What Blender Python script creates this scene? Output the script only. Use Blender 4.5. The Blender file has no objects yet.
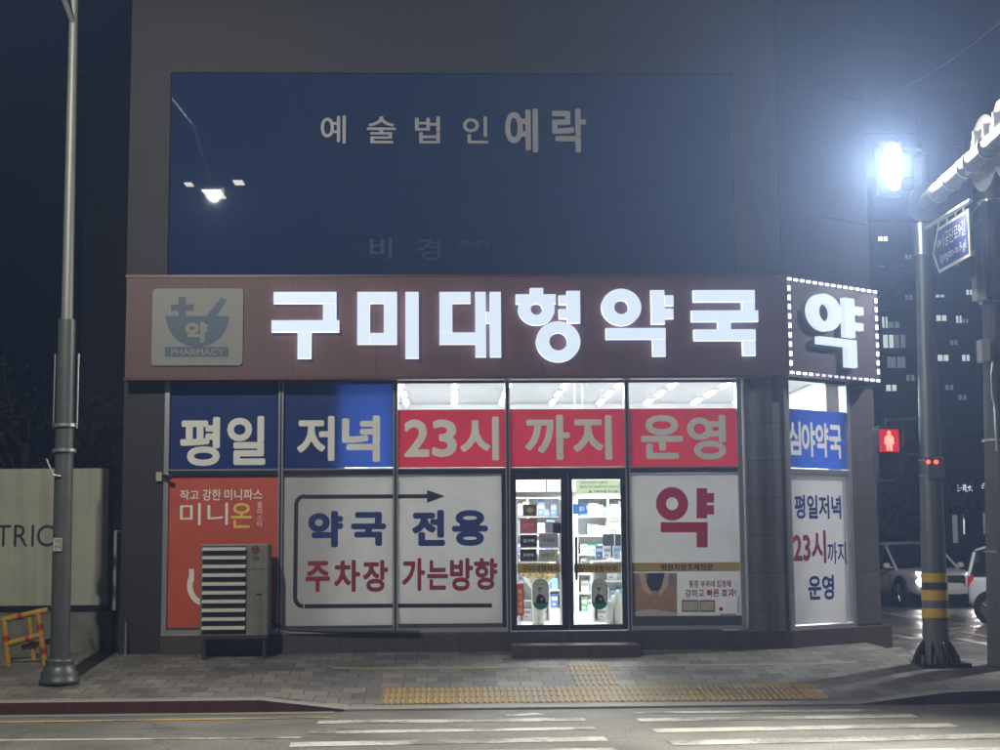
import bpy, bmesh, math, random
from mathutils import Vector, Matrix
random.seed(7)
S = bpy.context.scene
COL = S.collection
R = math.radians

# ------------------------------------------------------------------ camera, sky, exposure
FPX, D = 1500.0, 21.8
PSI, ROLL, PITCH = R(1.95), R(0.43), math.atan(170 / 1500)
CAM = Vector((-D * math.sin(PSI), -D * math.cos(PSI), 1.95))
_f0 = Vector((math.sin(PSI), math.cos(PSI), 0)); _r0 = Vector((math.cos(PSI), -math.sin(PSI), 0)); _u0 = Vector((0, 0, 1))
CF = (_f0 * math.cos(PITCH) + _u0 * math.sin(PITCH)).normalized()
_u1 = (_u0 * math.cos(PITCH) - _f0 * math.sin(PITCH)).normalized()
CU = _u1 * math.cos(ROLL) + _r0 * math.sin(ROLL)
CR = _r0 * math.cos(ROLL) - _u1 * math.sin(ROLL)
cd = bpy.data.cameras.new('camera'); cam = bpy.data.objects.new('camera', cd); COL.objects.link(cam)
cd.sensor_width = 36; cd.lens = 36 * FPX / 1000; cd.clip_end = 2000; cd.clip_start = 0.1
cam.matrix_world = Matrix(((CR.x, CU.x, -CF.x, CAM.x), (CR.y, CU.y, -CF.y, CAM.y), (CR.z, CU.z, -CF.z, CAM.z), (0, 0, 0, 1)))
S.camera = cam
w = bpy.data.worlds.new('World'); S.world = w; w.use_nodes = True
wn = w.node_tree; wn.nodes.clear()
sky = wn.nodes.new('ShaderNodeTexSky'); sky.sky_type = 'NISHITA'; sky.sun_disc = False
sky.sun_elevation = R(4); sky.sun_rotation = R(200)
tint = wn.nodes.new('ShaderNodeMix'); tint.data_type = 'RGBA'; tint.blend_type = 'MULTIPLY'; tint.inputs[0].default_value = 1
tint.inputs[7].default_value = (.16, .36, 1, 1)
bg = wn.nodes.new('ShaderNodeBackground'); bg.inputs[1].default_value = 0.0032
wo = wn.nodes.new('ShaderNodeOutputWorld')
wn.links.new(sky.outputs[0], tint.inputs[6]); wn.links.new(tint.outputs[2], bg.inputs[0]); wn.links.new(bg.outputs[0], wo.inputs[0])
S.view_settings.view_transform = 'Standard'; S.view_settings.look = 'None'
S.view_settings.exposure = 0.0; S.view_settings.gamma = 1.0
LAMP_W = 3700.0; FLOOD_W = 12500.0; HAZE = 0.0020; TUBE = 30.0

# ------------------------------------------------------------------ helpers
def ray(px, py): return CF + (px - 500) / FPX * CR + (375 - py) / FPX * CU
class Plane:
    def __init__(s, o, ang=0.0):
        s.o = Vector(o); s.u = Vector((math.cos(ang), math.sin(ang), 0)); s.n = Vector((math.sin(ang), -math.cos(ang), 0))
    def pt(s, u, z, off=0): p = s.o + s.u * u + s.n * off; return Vector((p.x, p.y, z))
    def hit(s, px, py, off=0):
        d = ray(px, py); o = s.o + s.n * off
        t = (o - CAM).dot(s.n) / d.dot(s.n); p = CAM + d * t
        return (p - o).dot(s.u), p.z
    def rect(s, x0, y0, x1, y1, off=0):
        ym, xm = (y0 + y1) / 2, (x0 + x1) / 2
        return (s.hit(x0, ym, off)[0], s.hit(xm, y1, off)[1], s.hit(x1, ym, off)[0], s.hit(xm, y0, off)[1])   # u0,z0,u1,z1
def ground(px, py, z=0.0):
    d = ray(px, py); t = (z - CAM.z) / d.z; return CAM + d * t
def at_depth(px, py, y):
    d = ray(px, py); return CAM + d * ((y - CAM.y) / d.y)

_m = {}
def mat(name, col, rough=0.6, metal=0.0, var=0.0, scale=6.0, bump=0.0, bscale=60.0, emit=None, es=0.0, spec=0.5, trans=0.0, joints=None, dirt=0.0):
    if name in _m: return _m[name]
    m = bpy.data.materials.new(name); m.use_nodes = True; nt = m.node_tree; N = nt.nodes; L = nt.links
    b = N['Principled BSDF']; out = N['Material Output']
    b.inputs['Base Color'].default_value = (*col, 1); b.inputs['Roughness'].default_value = rough
    b.inputs['Metallic'].default_value = metal; b.inputs['Specular IOR Level'].default_value = spec
    tc = N.new('ShaderNodeTexCoord')
    cout = None
    if var > 0:
        n = N.new('ShaderNodeTexNoise'); n.inputs['Scale'].default_value = scale; n.inputs['Detail'].default_value = 6; n.inputs['Roughness'].default_value = .65
        L.new(tc.outputs['Object'], n.inputs['Vector'])
        r = N.new('ShaderNodeMapRange'); r.inputs[1].default_value = .3; r.inputs[2].default_value = .7
        r.inputs[3].default_value = 1 - var; r.inputs[4].default_value = 1 + var; L.new(n.outputs[0], r.inputs[0])
        mx = N.new('ShaderNodeVectorMath'); mx.operation = 'SCALE'; mx.inputs[0].default_value = col; L.new(r.outputs[0], mx.inputs[3])
        cout = mx.outputs[0]
        rr = N.new('ShaderNodeMapRange'); rr.inputs[3].default_value = max(.02, rough - .12 * min(1, var * 4)); rr.inputs[4].default_value = min(1, rough + .12 * min(1, var * 4))
        L.new(n.outputs[0], rr.inputs[0]); L.new(rr.outputs[0], b.inputs['Roughness'])
    if dirt > 0:      # vertical run-down streaks
        mp = N.new('ShaderNodeMapping'); mp.inputs[3].default_value = (7, 7, .35); L.new(tc.outputs['Object'], mp.inputs[0])
        n2 = N.new('ShaderNodeTexNoise'); n2.inputs['Scale'].default_value = 1.6; n2.inputs['Detail'].default_value = 5; L.new(mp.outputs[0], n2.inputs['Vector'])
        r2 = N.new('ShaderNodeMapRange'); r2.inputs[1].default_value = .45; r2.inputs[2].default_value = .75; r2.inputs[3].default_value = 1; r2.inputs[4].default_value = 1 - dirt
        L.new(n2.outputs[0], r2.inputs[0])
        m2 = N.new('ShaderNodeVectorMath'); m2.operation = 'SCALE'
        if cout: L.new(cout, m2.inputs[0])
        else: m2.inputs[0].default_value = col
        L.new(r2.outputs[0], m2.inputs[3]); cout = m2.outputs[0]
    bh = None
    if joints:        # (period, width, offset) of horizontal stone joints
        sp = N.new('ShaderNodeSeparateXYZ'); L.new(tc.outputs['Object'], sp.inputs[0])
        ad = N.new('ShaderNodeMath'); ad.operation = 'ADD'; ad.inputs[1].default_value = joints[2]; L.new(sp.outputs[2], ad.inputs[0])
        pm = N.new('ShaderNodeMath'); pm.operation = 'PINGPONG'; pm.inputs[1].default_value = joints[0] / 2; L.new(ad.outputs[0], pm.inputs[0])
        gt = N.new('ShaderNodeMath'); gt.operation = 'GREATER_THAN'; gt.inputs[1].default_value = joints[1] / 2; L.new(pm.outputs[0], gt.inputs[0])
        r3 = N.new('ShaderNodeMapRange'); r3.inputs[3].default_value = .35; r3.inputs[4].default_value = 1; L.new(gt.outputs[0], r3.inputs[0])
        # each course a slightly different tone
        fl = N.new('ShaderNodeMath'); fl.operation = 'SNAP'; fl.inputs[1].default_value = joints[0]; L.new(ad.outputs[0], fl.inputs[0])
        wnz = N.new('ShaderNodeTexWhiteNoise'); wnz.noise_dimensions = '1D'; L.new(fl.outputs[0], wnz.inputs[1])
        r4 = N.new('ShaderNodeMapRange'); r4.inputs[3].default_value = .82; r4.inputs[4].default_value = 1.12; L.new(wnz.outputs[0], r4.inputs[0])
        mm = N.new('ShaderNodeMath'); mm.operation = 'MULTIPLY'; L.new(r3.outputs[0], mm.inputs[0]); L.new(r4.outputs[0], mm.inputs[1])
        m3 = N.new('ShaderNodeVectorMath'); m3.operation = 'SCALE'
        if cout: L.new(cout, m3.inputs[0])
        else: m3.inputs[0].default_value = col
        L.new(mm.outputs[0], m3.inputs[3]); cout = m3.outputs[0]; bh = gt.outputs[0]
    if cout: L.new(cout, b.inputs['Base Color'])
    if bump > 0:
        n3 = N.new('ShaderNodeTexNoise'); n3.inputs['Scale'].default_value = bscale; n3.inputs['Detail'].default_value = 4; L.new(tc.outputs['Object'], n3.inputs['Vector'])
        bp = N.new('ShaderNodeBump'); bp.inputs['Strength'].default_value = bump; bp.inputs['Distance'].default_value = .01
        if bh:
            am = N.new('ShaderNodeMath'); am.operation = 'ADD'; L.new(n3.outputs[0], am.inputs[0]); L.new(bh, am.inputs[1]); L.new(am.outputs[0], bp.inputs['Height'])
        else: L.new(n3.outputs[0], bp.inputs['Height'])
        L.new(bp.outputs[0], b.inputs['Normal'])
    if emit:
        b.inputs['Emission Color'].default_value = (*emit, 1); b.inputs['Emission Strength'].default_value = es
    if trans > 0:     # printed film that lets some light through
        t = N.new('ShaderNodeBsdfTranslucent'); t.inputs[0].default_value = (*col, 1)
        if cout: L.new(cout, t.inputs[0])
        ms = N.new('ShaderNodeMixShader'); ms.inputs[0].default_value = trans
        L.new(b.outputs[0], ms.inputs[1]); L.new(t.outputs[0], ms.inputs[2]); L.new(ms.outputs[0], out.inputs[0])
    _m[name] = m; return m
def glass_mat(name, tint=(.93, .96, .96), rough=.02, refl=1.0, dark=0.0):
    if name in _m: return _m[name]
    m = bpy.data.materials.new(name); m.use_nodes = True; nt = m.node_tree; N = nt.nodes; L = nt.links; N.clear()
    o = N.new('ShaderNodeOutputMaterial'); t = N.new('ShaderNodeBsdfTransparent'); t.inputs[0].default_value = (*tint, 1)
    g = N.new('ShaderNodeBsdfGlossy'); g.inputs['Roughness'].default_value = rough
    lw = N.new('ShaderNodeLayerWeight'); lw.inputs[0].default_value = .5; pw = N.new('ShaderNodeMath'); pw.operation = 'POWER'; pw.inputs[1].default_value = 5; L.new(lw.outputs[1], pw.inputs[0])
    f = N.new('ShaderNodeMapRange'); f.inputs[3].default_value = .045; f.inputs[4].default_value = 1; L.new(pw.outputs[0], f.inputs[0])
    mx = N.new('ShaderNodeMixShader'); L.new(f.outputs[0], mx.inputs[0]); L.new(t.outputs[0], mx.inputs[1]); L.new(g.outputs[0], mx.inputs[2])
    L.new(mx.outputs[0], o.inputs[0]); _m[name] = m; return m

class MB:
    def __init__(s): s.v = []; s.f = []; s.mi = []; s.ms = []; s.sm = []
    def _mi(s, m):
        if m not in s.ms: s.ms.append(m)
        return s.ms.index(m)
    def add(s, vs, fs, m, smooth=False):
        b = len(s.v); i = s._mi(m); s.v += [Vector(v) for v in vs]
        for f in fs: s.f.append([b + k for k in f]); s.mi.append(i); s.sm.append(smooth)
        return s
    def box(s, a, b, m, pl=None):
        x0, x1 = sorted((a[0], b[0])); y0, y1 = sorted((a[1], b[1])); z0, z1 = sorted((a[2], b[2]))
        vs = [(x, y, z) for z in (z0, z1) for y in (y0, y1) for x in (x0, x1)]
        fs = [(0, 2, 3, 1), (4, 5, 7, 6), (0, 1, 5, 4), (2, 6, 7, 3), (0, 4, 6, 2), (1, 3, 7, 5)]
        return s.add(vs, fs, m)
    def pbox(s, pl, u0, z0, u1, z1, o0, o1, m):        # box on a wall plane; o = distance out of the wall
        u0, u1 = sorted((u0, u1)); z0, z1 = sorted((z0, z1)); o0, o1 = sorted((o0, o1))
        vs = [pl.pt(u, z, -o) for z in (z0, z1) for o in (-o1, -o0) for u in (u0, u1)]
        fs = [(0, 2, 3, 1), (4, 5, 7, 6), (0, 1, 5, 4), (2, 6, 7, 3), (0, 4, 6, 2), (1, 3, 7, 5)]
        return s.add(vs, fs, m)
    def quad(s, pl, u0, z0, u1, z1, off, m):
        return s.add([pl.pt(u0, z0, off), pl.pt(u1, z0, off), pl.pt(u1, z1, off), pl.pt(u0, z1, off)], [(0, 1, 2, 3)], m)
    def cyl(s, p0, p1, r0, r1=None, n=16, m=None, cap=True, smooth=True, rot=0.0):
        r1 = r0 if r1 is None else r1; p0 = Vector(p0); p1 = Vector(p1); d = (p1 - p0).normalized()
        a = Vector((0, 0, 1)) if abs(d.z) < .9 else Vector((1, 0, 0)); x = d.cross(a).normalized(); y = d.cross(x)
        vs = []
        for p, r in ((p0, r0), (p1, r1)):
            for k in range(n):
                t = 2 * math.pi * k / n + rot; vs.append(p + (x * math.cos(t) + y * math.sin(t)) * r)
        s.add(vs, [(k, (k + 1) % n, n + (k + 1) % n, n + k) for k in range(n)], m, smooth)
        if cap: s.add(vs[:n], [list(range(n))[::-1]], m); s.add(vs[n:], [list(range(n))], m)
        return s
    def tube(s, pts, r, m, n=8):
        for a, b in zip(pts[:-1], pts[1:]): s.cyl(a, b, r, r, n, m)
        return s
    def lathe(s, c, prof, n, m, smooth=True):
        vs = []
        for z, r in prof:
            for k in range(n):
                t = 2 * math.pi * k / n; vs.append((c[0] + r * math.cos(t), c[1] + r * math.sin(t), c[2] + z))
        fs = []
        for j in range(len(prof) - 1):
            for k in range(n): fs.append((j * n + k, j * n + (k + 1) % n, (j + 1) * n + (k + 1) % n, (j + 1) * n + k))
        fs.append(list(range(n))[::-1]); fs.append([(len(prof) - 1) * n + k for k in range(n)])
        return s.add(vs, fs, m, smooth)
    def ppoly(s, pl, pts, off, m, thick=0.0):          # flat polygon on a plane, points (u,z)
        n = len(pts); front = [pl.pt(u, z, off) for u, z in pts]
        if thick <= 0: return s.add(front, [list(range(n))], m)
        back = [pl.pt(u, z, off - thick) for u, z in pts]
        return s.add(front + back, [list(range(n)), list(range(n, 2 * n))[::-1]] + [(k, n + k, n + (k + 1) % n, (k + 1) % n) for k in range(n)], m)
    def pring(s, pl, cu, cz, ru, rz, iu, iz, off, m, thick=0.0, n=40, t0=0.0, t1=2 * math.pi):
        full = abs(t1 - t0 - 2 * math.pi) < 1e-6; k = n if full else n + 1
        A = [t0 + (t1 - t0) * i / n for i in range(k)]
        O = [(cu + ru * math.cos(t), cz + rz * math.sin(t)) for t in A]; I = [(cu + iu * math.cos(t), cz + iz * math.sin(t)) for t in A]
        vs = [pl.pt(u, z, off) for u, z in O] + [pl.pt(u, z, off) for u, z in I]
        fs = [(i, (i + 1) % k, k + (i + 1) % k, k + i) for i in range(n)]
        s.add(vs, fs, m)
        if thick > 0:
            for P in (O, I):
                v2 = [pl.pt(u, z, off) for u, z in P] + [pl.pt(u, z, off - thick) for u, z in P]
                s.add(v2, fs, m)
        return s
    def text(s, pl, txt, rc, off, m, bold=0.0, thick=0.0, italic=0.0):   # text fitted into rc=(u0,z0,u1,z1)
        c = bpy.data.curves.new('t', 'FONT'); c.body = txt; c.size = 1; c.resolution_u = 4
        if thick > 0: c.extrude = .5
        o = bpy.data.objects.new('t', c); COL.objects.link(o); bpy.context.view_layer.update()
        me = bpy.data.meshes.new_from_object(o.evaluated_get(bpy.context.evaluated_depsgraph_get()))
        xs = [v.co.x for v in me.vertices]; ys = [v.co.y for v in me.vertices]
        x0, x1, y0, y1 = min(xs), max(xs), min(ys), max(ys); u0, z0, u1, z1 = rc
        x0 -= bold; x1 += bold; y0 -= bold; y1 += bold; fs = [list(p.vertices) for p in me.polygons]
        n = 1 if bold < .004 else (6 if bold < .03 else 12)
        for k in range(n):       # heavier weights: the glyph laid over itself, shifted round a small circle
            dx_, dy_ = (bold * math.cos(2 * math.pi * k / n), bold * math.sin(2 * math.pi * k / n)) if n > 1 else (0, 0)
            s.add([pl.pt(u0 + (v.co.x + dx_ - x0) / (x1 - x0) * (u1 - u0), z0 + (v.co.y + dy_ - y0) / (y1 - y0) * (z1 - z0), off + k * .00022 + (v.co.z - .5) * thick * (1 if thick else 0)) for v in me.vertices], fs, m)
        bpy.data.objects.remove(o); bpy.data.curves.remove(c); bpy.data.meshes.remove(me); return s
    def build(s, name, parent=None, local=False, bevel=0.0, fix=True, smooth=False):
        me = bpy.data.meshes.new(name); me.from_pydata([tuple(v) for v in s.v], [], s.f); 
        for m in s.ms: me.materials.append(m)
        for p, i, sm in zip(me.polygons, s.mi, s.sm): p.material_index = i; p.use_smooth = sm or smooth
        if fix:
            bm = bmesh.new(); bm.from_mesh(me); bmesh.ops.recalc_face_normals(bm, faces=bm.faces); bm.to_mesh(me); bm.free()
        o = bpy.data.objects.new(name, me); COL.objects.link(o)
        if parent:
            o.parent = parent
            if not local: o.matrix_parent_inverse = world_of(parent).inverted()
        if bevel > 0:
            b = o.modifiers.new('bevel', 'BEVEL'); b.width = bevel; b.segments = 2; b.limit_method = 'ANGLE'
        return o
def world_of(o):
    M = Matrix.LocRotScale(o.location, o.rotation_euler, o.scale)
    return (world_of(o.parent) @ o.matrix_parent_inverse @ M) if o.parent else M
def tag(o, label, cat, group=None):
    o['label'] = label; o['category'] = cat
    if group: o['group'] = group
    return o
def thing(name, label, cat, loc=(0, 0, 0), rz=0.0, group=None):
    o = bpy.data.objects.new(name, None); COL.objects.link(o); o.location = loc; o.rotation_euler = (0, 0, rz)
    o.empty_display_size = .1
    return tag(o, label, cat, group)
def struct(o): o['kind'] = 'structure'; return o
def copy_tree(o, parent=None):
    c = o.copy(); COL.objects.link(c)
    if parent: c.parent = parent
    for ch in [x for x in KIDS.get(o.name, [])]:
        copy_tree(ch, c)
    return c
KIDS = {}
def index_kids():
    KIDS.clear()
    for o in COL.objects:
        if o.parent: KIDS.setdefault(o.parent.name, []).append(o)
def lamp(name, kind, loc, power, col, parent=None, aim=None, size=.2, cone=None, blend=.5):
    l = bpy.data.lights.new(name, kind); l.energy = power; l.color = col
    if kind == 'AREA': l.size = size
    else: l.shadow_soft_size = size
    if kind == 'SPOT': l.spot_size = cone or R(120); l.spot_blend = blend
    o = bpy.data.objects.new(name, l); COL.objects.link(o); o.location = loc
    if aim is not None: o.rotation_euler = (Vector(aim) - Vector(loc)).to_track_quat('-Z', 'Y').to_euler()
    if parent: o.parent = parent; o.matrix_parent_inverse = world_of(parent).inverted()
    return o

# ------------------------------------------------------------------ materials
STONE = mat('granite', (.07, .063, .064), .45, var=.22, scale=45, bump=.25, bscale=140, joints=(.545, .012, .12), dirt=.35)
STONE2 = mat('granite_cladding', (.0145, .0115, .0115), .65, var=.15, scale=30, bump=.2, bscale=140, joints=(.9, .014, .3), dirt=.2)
PLINTH = mat('plinth_granite', (.065, .05, .048), .4, var=.25, scale=50, bump=.25, bscale=140, dirt=.3)
CHROME = mat('polished_steel', (.5, .5, .54), .28, .75)
DKFRAME = mat('dark_anodised_frame', (.05, .052, .065), .3, .8, var=.1, scale=12)
MAROON = mat('maroon_sign_panel', (.10, .045, .046), .55, var=.08, scale=3, dirt=.18)
MAROON_D = mat('sign_edge_trim', (.08, .035, .035), .4, .3, var=.1)
LET = mat('lit_letter_face', (.12, .13, .14), .4, emit=(.74, .86, 1.0), es=.88)
LETS = mat('glowing_letter_return', (.75, .8, .86), .4, emit=(.6, .74, 1.0), es=2.2)  # glow added to the letter sides so light spills onto the panel
LED = mat('border_led', (.8, .8, .9), .4, emit=(.82, .8, 1.0), es=2.5)
GLASS = glass_mat('clear_glass')
def film(n, c, t=.28): return mat(n, c, .34, var=.07, scale=2.2, trans=t, spec=.4, bump=.7, bscale=3.2)
BLUE = film('blue_film', (.02, .055, .27), .5); RED = film('red_film', (.5, .025, .05), .13); WHITE = film('white_film', (.44, .44, .45), .12)
LGREY = film('pale_letter_film', (.78, .78, .74), .06)
NAVY = film('navy_letter_film', (.03, .045, .2), .1); DRED = film('dark_red_letter_film', (.30, .035, .055), .1); CRIM = film('crimson_letter_film', (.45, .02, .08), .12)
ORANGE = film('orange_red_film', (.5, .09, .05), .03); BLACKF = mat('black_print', (.015, .015, .02), .4)
GOLDF = mat('gold_band', (.42, .3, .06), .4, var=.1); WPRINT = mat('white_print', (.75, .74, .7), .4); YPRINT = mat('yellow_print', (.75, .55, .1), .4)
FL = Plane((0, 0, 0)); GND = .45
FLOORZ = FL.rect(507, 620, 628, 629)[1]

# ------------------------------------------------------------------ ground
YK = -3.6
def yk(x): return YK + (.045 * (x - 4.0) ** 2 if x > 4 else 0)
def hk(x):
    if x < -3.0: return .14
    if x < -2.0: return .14 - .118 * (x + 3.0)
    if x < 4.2: return .022
    if x < 5.3: return .022 + .118 * (x - 4.2) / 1.1
    return .14
def road_z(x, y):
    t = max(0, min(1, (y + 2.0) / 5.0)); return .26 * t * t * (3 - 2 * t) if y > -2.0 else 0.0
def wall_y(x):
    return 0.0 if x < 4.2 else min((x - 4.2) * .73, 1.35)
def walk_z(x, y):
    t = max(0, min(1, (y - yk(x)) / (-yk(x)))); z = hk(x) + (GND - hk(x)) * t
    if x > 5.8 or y > 0:
        k = max(0, min(1, (y + 1.2) / 2.0)); z = z * (1 - k) + (road_z(x, y) + .03) * k if x > 5.6 else GND
    return z
def ground_mats():
    m = bpy.data.materials.new('asphalt'); m.use_nodes = True; nt = m.node_tree; N = nt.nodes; L = nt.links; b = N['Principled BSDF']
    tc = N.new('ShaderNodeTexCoord')
    n1 = N.new('ShaderNodeTexNoise'); n1.inputs['Scale'].default_value = 38; n1.inputs['Detail'].default_value = 5
    n2 = N.new('ShaderNodeTexNoise'); n2.inputs['Scale'].default_value = .7; n2.inputs['Detail'].default_value = 6
    n4 = N.new('ShaderNodeTexVoronoi'); n4.feature = 'DISTANCE_TO_EDGE'; n4.inputs['Scale'].default_value = .8
    nd = N.new('ShaderNodeTexNoise'); nd.inputs['Scale'].default_value = 3; nd.inputs['Detail'].default_value = 5
    mp = N.new('ShaderNodeMix'); mp.data_type = 'VECTOR'; mp.inputs[0].default_value = .25
    for n in (n1, n2, nd): L.new(tc.outputs['Object'], n.inputs['Vector'])
    L.new(tc.outputs['Object'], mp.inputs[4]); L.new(nd.outputs[1], mp.inputs[5]); L.new(mp.outputs[1], n4.inputs['Vector'])
    r = N.new('ShaderNodeValToRGB'); r.color_ramp.elements[0].position = .35; r.color_ramp.elements[0].color = (.06, .059, .058, 1); r.color_ramp.elements[1].position = .68; r.color_ramp.elements[1].color = (.18, .174, .162, 1)
    L.new(n1.outputs[0], r.inputs[0])
    r2 = N.new('ShaderNodeMapRange'); r2.inputs[1].default_value = .3; r2.inputs[2].default_value = .7; r2.inputs[3].default_value = .72; r2.inputs[4].default_value = 1.15; L.new(n2.outputs[0], r2.inputs[0])
    ck = N.new('ShaderNodeMapRange'); ck.inputs[1].default_value = 0; ck.inputs[2].default_value = .012; ck.inputs[3].default_value = .55; ck.inputs[4].default_value = 1; L.new(n4.outputs[0], ck.inputs[0])
    mm = N.new('ShaderNodeMath'); mm.operation = 'MULTIPLY'; L.new(r2.outputs[0], mm.inputs[0]); L.new(ck.outputs[0], mm.inputs[1])
    v = N.new('ShaderNodeVectorMath'); v.operation = 'SCALE'; L.new(r.outputs[0], v.inputs[0]); L.new(mm.outputs[0], v.inputs[3]); L.new(v.outputs[0], b.inputs['Base Color'])
    rr = N.new('ShaderNodeMapRange'); rr.inputs[1].default_value = .35; rr.inputs[2].default_value = .65; rr.inputs[3].default_value = .42; rr.inputs[4].default_value = .75; L.new(n2.outputs[0], rr.inputs[0])
    sp = N.new('ShaderNodeSeparateXYZ'); L.new(tc.outputs['Object'], sp.inputs[0]); wx = N.new('ShaderNodeMapRange'); wx.inputs[1].default_value = 5.5; wx.inputs[2].default_value = 7.0; L.new(sp.outputs[0], wx.inputs[0])
    wy = N.new('ShaderNodeMapRange'); wy.inputs[1].default_value = -2; wy.inputs[2].default_value = .5; L.new(sp.outputs[1], wy.inputs[0]); wm = N.new('ShaderNodeMath'); wm.operation = 'MULTIPLY'; L.new(wx.outputs[0], wm.inputs[0]); L.new(wy.outputs[0], wm.inputs[1])
    wr_ = N.new('ShaderNodeMath'); wr_.operation = 'MULTIPLY_ADD'; wr_.inputs[1].default_value = -.2; L.new(wm.outputs[0], wr_.inputs[0]); L.new(rr.outputs[0], wr_.inputs[2]); L.new(wr_.outputs[0], b.inputs['Roughness'])
    bp = N.new('ShaderNodeBump'); bp.inputs['Strength'].default_value = .6; bp.inputs['Distance'].default_value = .008; L.new(n1.outputs[0], bp.inputs['Height']); L.new(bp.outputs[0], b.inputs['Normal'])
    p = bpy.data.materials.new('paving_blocks'); p.use_nodes = True; nt = p.node_tree; N = nt.nodes; L = nt.links; b = N['Principled BSDF']
    tc = N.new('ShaderNodeTexCoord'); bk = N.new('ShaderNodeTexBrick'); bk.offset = .5
    bk.inputs['Scale'].default_value = 1; bk.inputs['Mortar Size'].default_value = .009; bk.inputs['Brick Width'].default_value = .3; bk.inputs['Row Height'].default_value = .3; bk.inputs['Mortar Smooth'].default_value = .2; bk.inputs['Bias'].default_value = 0
    bk.inputs['Color1'].default_value = (.11, .104, .095, 1); bk.inputs['Color2'].default_value = (.21, .2, .18, 1); bk.inputs['Mortar'].default_value = (.07, .065, .06, 1)
    L.new(tc.outputs['Object'], bk.inputs['Vector'])
    n = N.new('ShaderNodeTexNoise'); n.inputs['Scale'].default_value = 1.6; n.inputs['Detail'].default_value = 8; n.inputs['Roughness'].default_value = .7; L.new(tc.outputs['Object'], n.inputs['Vector'])
    r = N.new('ShaderNodeMapRange'); r.inputs[1].default_value = .3; r.inputs[2].default_value = .7; r.inputs[3].default_value = .6; r.inputs[4].default_value = 1.25; L.new(n.outputs[0], r.inputs[0])
    v = N.new('ShaderNodeVectorMath'); v.operation = 'SCALE'; L.new(bk.outputs[0], v.inputs[0]); L.new(r.outputs[0], v.inputs[3]); L.new(v.outputs[0], b.inputs['Base Color'])
    rr = N.new('ShaderNodeMapRange'); rr.inputs[3].default_value = .38; rr.inputs[4].default_value = .72; L.new(n.outputs[0], rr.inputs[0]); L.new(rr.outputs[0], b.inputs['Roughness'])
    n3 = N.new('ShaderNodeTexNoise'); n3.inputs['Scale'].default_value = 70; L.new(tc.outputs['Object'], n3.inputs['Vector'])
    a = N.new('ShaderNodeMath'); a.operation = 'MULTIPLY_ADD'; a.inputs[1].default_value = -1.5; L.new(bk.outputs[1], a.inputs[0]); L.new(n3.outputs[0], a.inputs[2])
    bp = N.new('ShaderNodeBump'); bp.inputs['Strength'].default_value = .5; bp.inputs['Distance'].default_value = .008; L.new(a.outputs[0], bp.inputs['Height']); L.new(bp.outputs[0], b.inputs['Normal'])
    return m, p
ASPH, PAVE = ground_mats()
def worn(name, col, cut=.62, und=(.1, .1, .1)):
    m = bpy.data.materials.new(name); m.use_nodes = True; nt = m.node_tree; N = nt.nodes; L = nt.links; b = N['Principled BSDF']
    tc = N.new('ShaderNodeTexCoord'); n = N.new('ShaderNodeTexNoise'); n.inputs['Scale'].default_value = 14; n.inputs['Detail'].default_value = 10; n.inputs['Roughness'].default_value = .75
    n2 = N.new('ShaderNodeTexNoise'); n2.inputs['Scale'].default_value = 1.3; n2.inputs['Detail'].default_value = 4
    L.new(tc.outputs['Object'], n.inputs['Vector']); L.new(tc.outputs['Object'], n2.inputs['Vector'])
    a = N.new('ShaderNodeMath'); a.operation = 'ADD'; L.new(n.outputs[0], a.inputs[0]); L.new(n2.outputs[0], a.inputs[1])
    r = N.new('ShaderNodeMapRange'); r.inputs[1].default_value = cut + .38; r.inputs[2].default_value = cut + .62; L.new(a.outputs[0], r.inputs[0])
    mx = N.new('ShaderNodeMix'); mx.data_type = 'RGBA'; mx.inputs[6].default_value = (*col, 1); mx.inputs[7].default_value = (*und, 1); L.new(r.outputs[0], mx.inputs[0]); L.new(mx.outputs[2], b.inputs['Base Color'])
    b.inputs['Roughness'].default_value = .55
    return m
WPAINT = worn('worn_white_paint', (.40, .40, .375), .52); YPAINT = worn('worn_yellow_paint', (.42, .3, .1), .52)
TACT = worn('worn_tactile_yellow', (.27, .185, .065), .58, (.2, .18, .13)); YFAINT = worn('faint_yellow_paint', (.30, .22, .1), .5, (.2, .19, .17))
# road sheet
def axis(lo, hi, dense_lo, dense_hi, st, big):
    a = [dense_lo + i * st for i in range(int((dense_hi - dense_lo) / st) + 1)]
    return [lo, (lo + dense_lo) / 2] + a + [(hi + dense_hi) / 2, hi]
xs = axis(-400, 400, -20, 40, 2.0, 0); ys = axis(-200, 600, -24, 12, .5, 0)
g = MB(); vs = [(x, y, road_z(x, y)) for y in ys for x in xs]; nx = len(xs)
g.add(vs, [(j * nx + i, j * nx + i + 1, (j + 1) * nx + i + 1, (j + 1) * nx + i) for j in range(len(ys) - 1) for i in range(nx - 1)], ASPH, True)
struct(g.build('road'))
# sidewalk
g = MB(); X = [-30, -24, -18] + [-14 + .25 * i for i in range(int(28 / .25) + 1)]
T = [0, .02, .1, .25, .5, .75, 1.0]
rows = []
def back_y(x): return .9 if x < 4.2 else (.6 + (x - 4.2) * .73 if x < 6.0 else max(.35, 1.9 - (x - 6.0) * .9))
for x in X:
    ya, yb = yk(x) + .15, back_y(x)
    rows.append([(x, ya + (yb - ya) * t, 0) for t in [k / 20 for k in range(21)]])
vs = []
for r_ in rows:
    for p in r_: vs.append((p[0], p[1], walk_z(p[0], min(p[1], .0) if p[0] < 5.6 else p[1])))
n = 21
g.add(vs, [(i * n + j, (i + 1) * n + j, (i + 1) * n + j + 1, i * n + j + 1) for i in range(len(X) - 1) for j in range(n - 1)], PAVE, True)
struct(g.build('sidewalk'))
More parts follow.
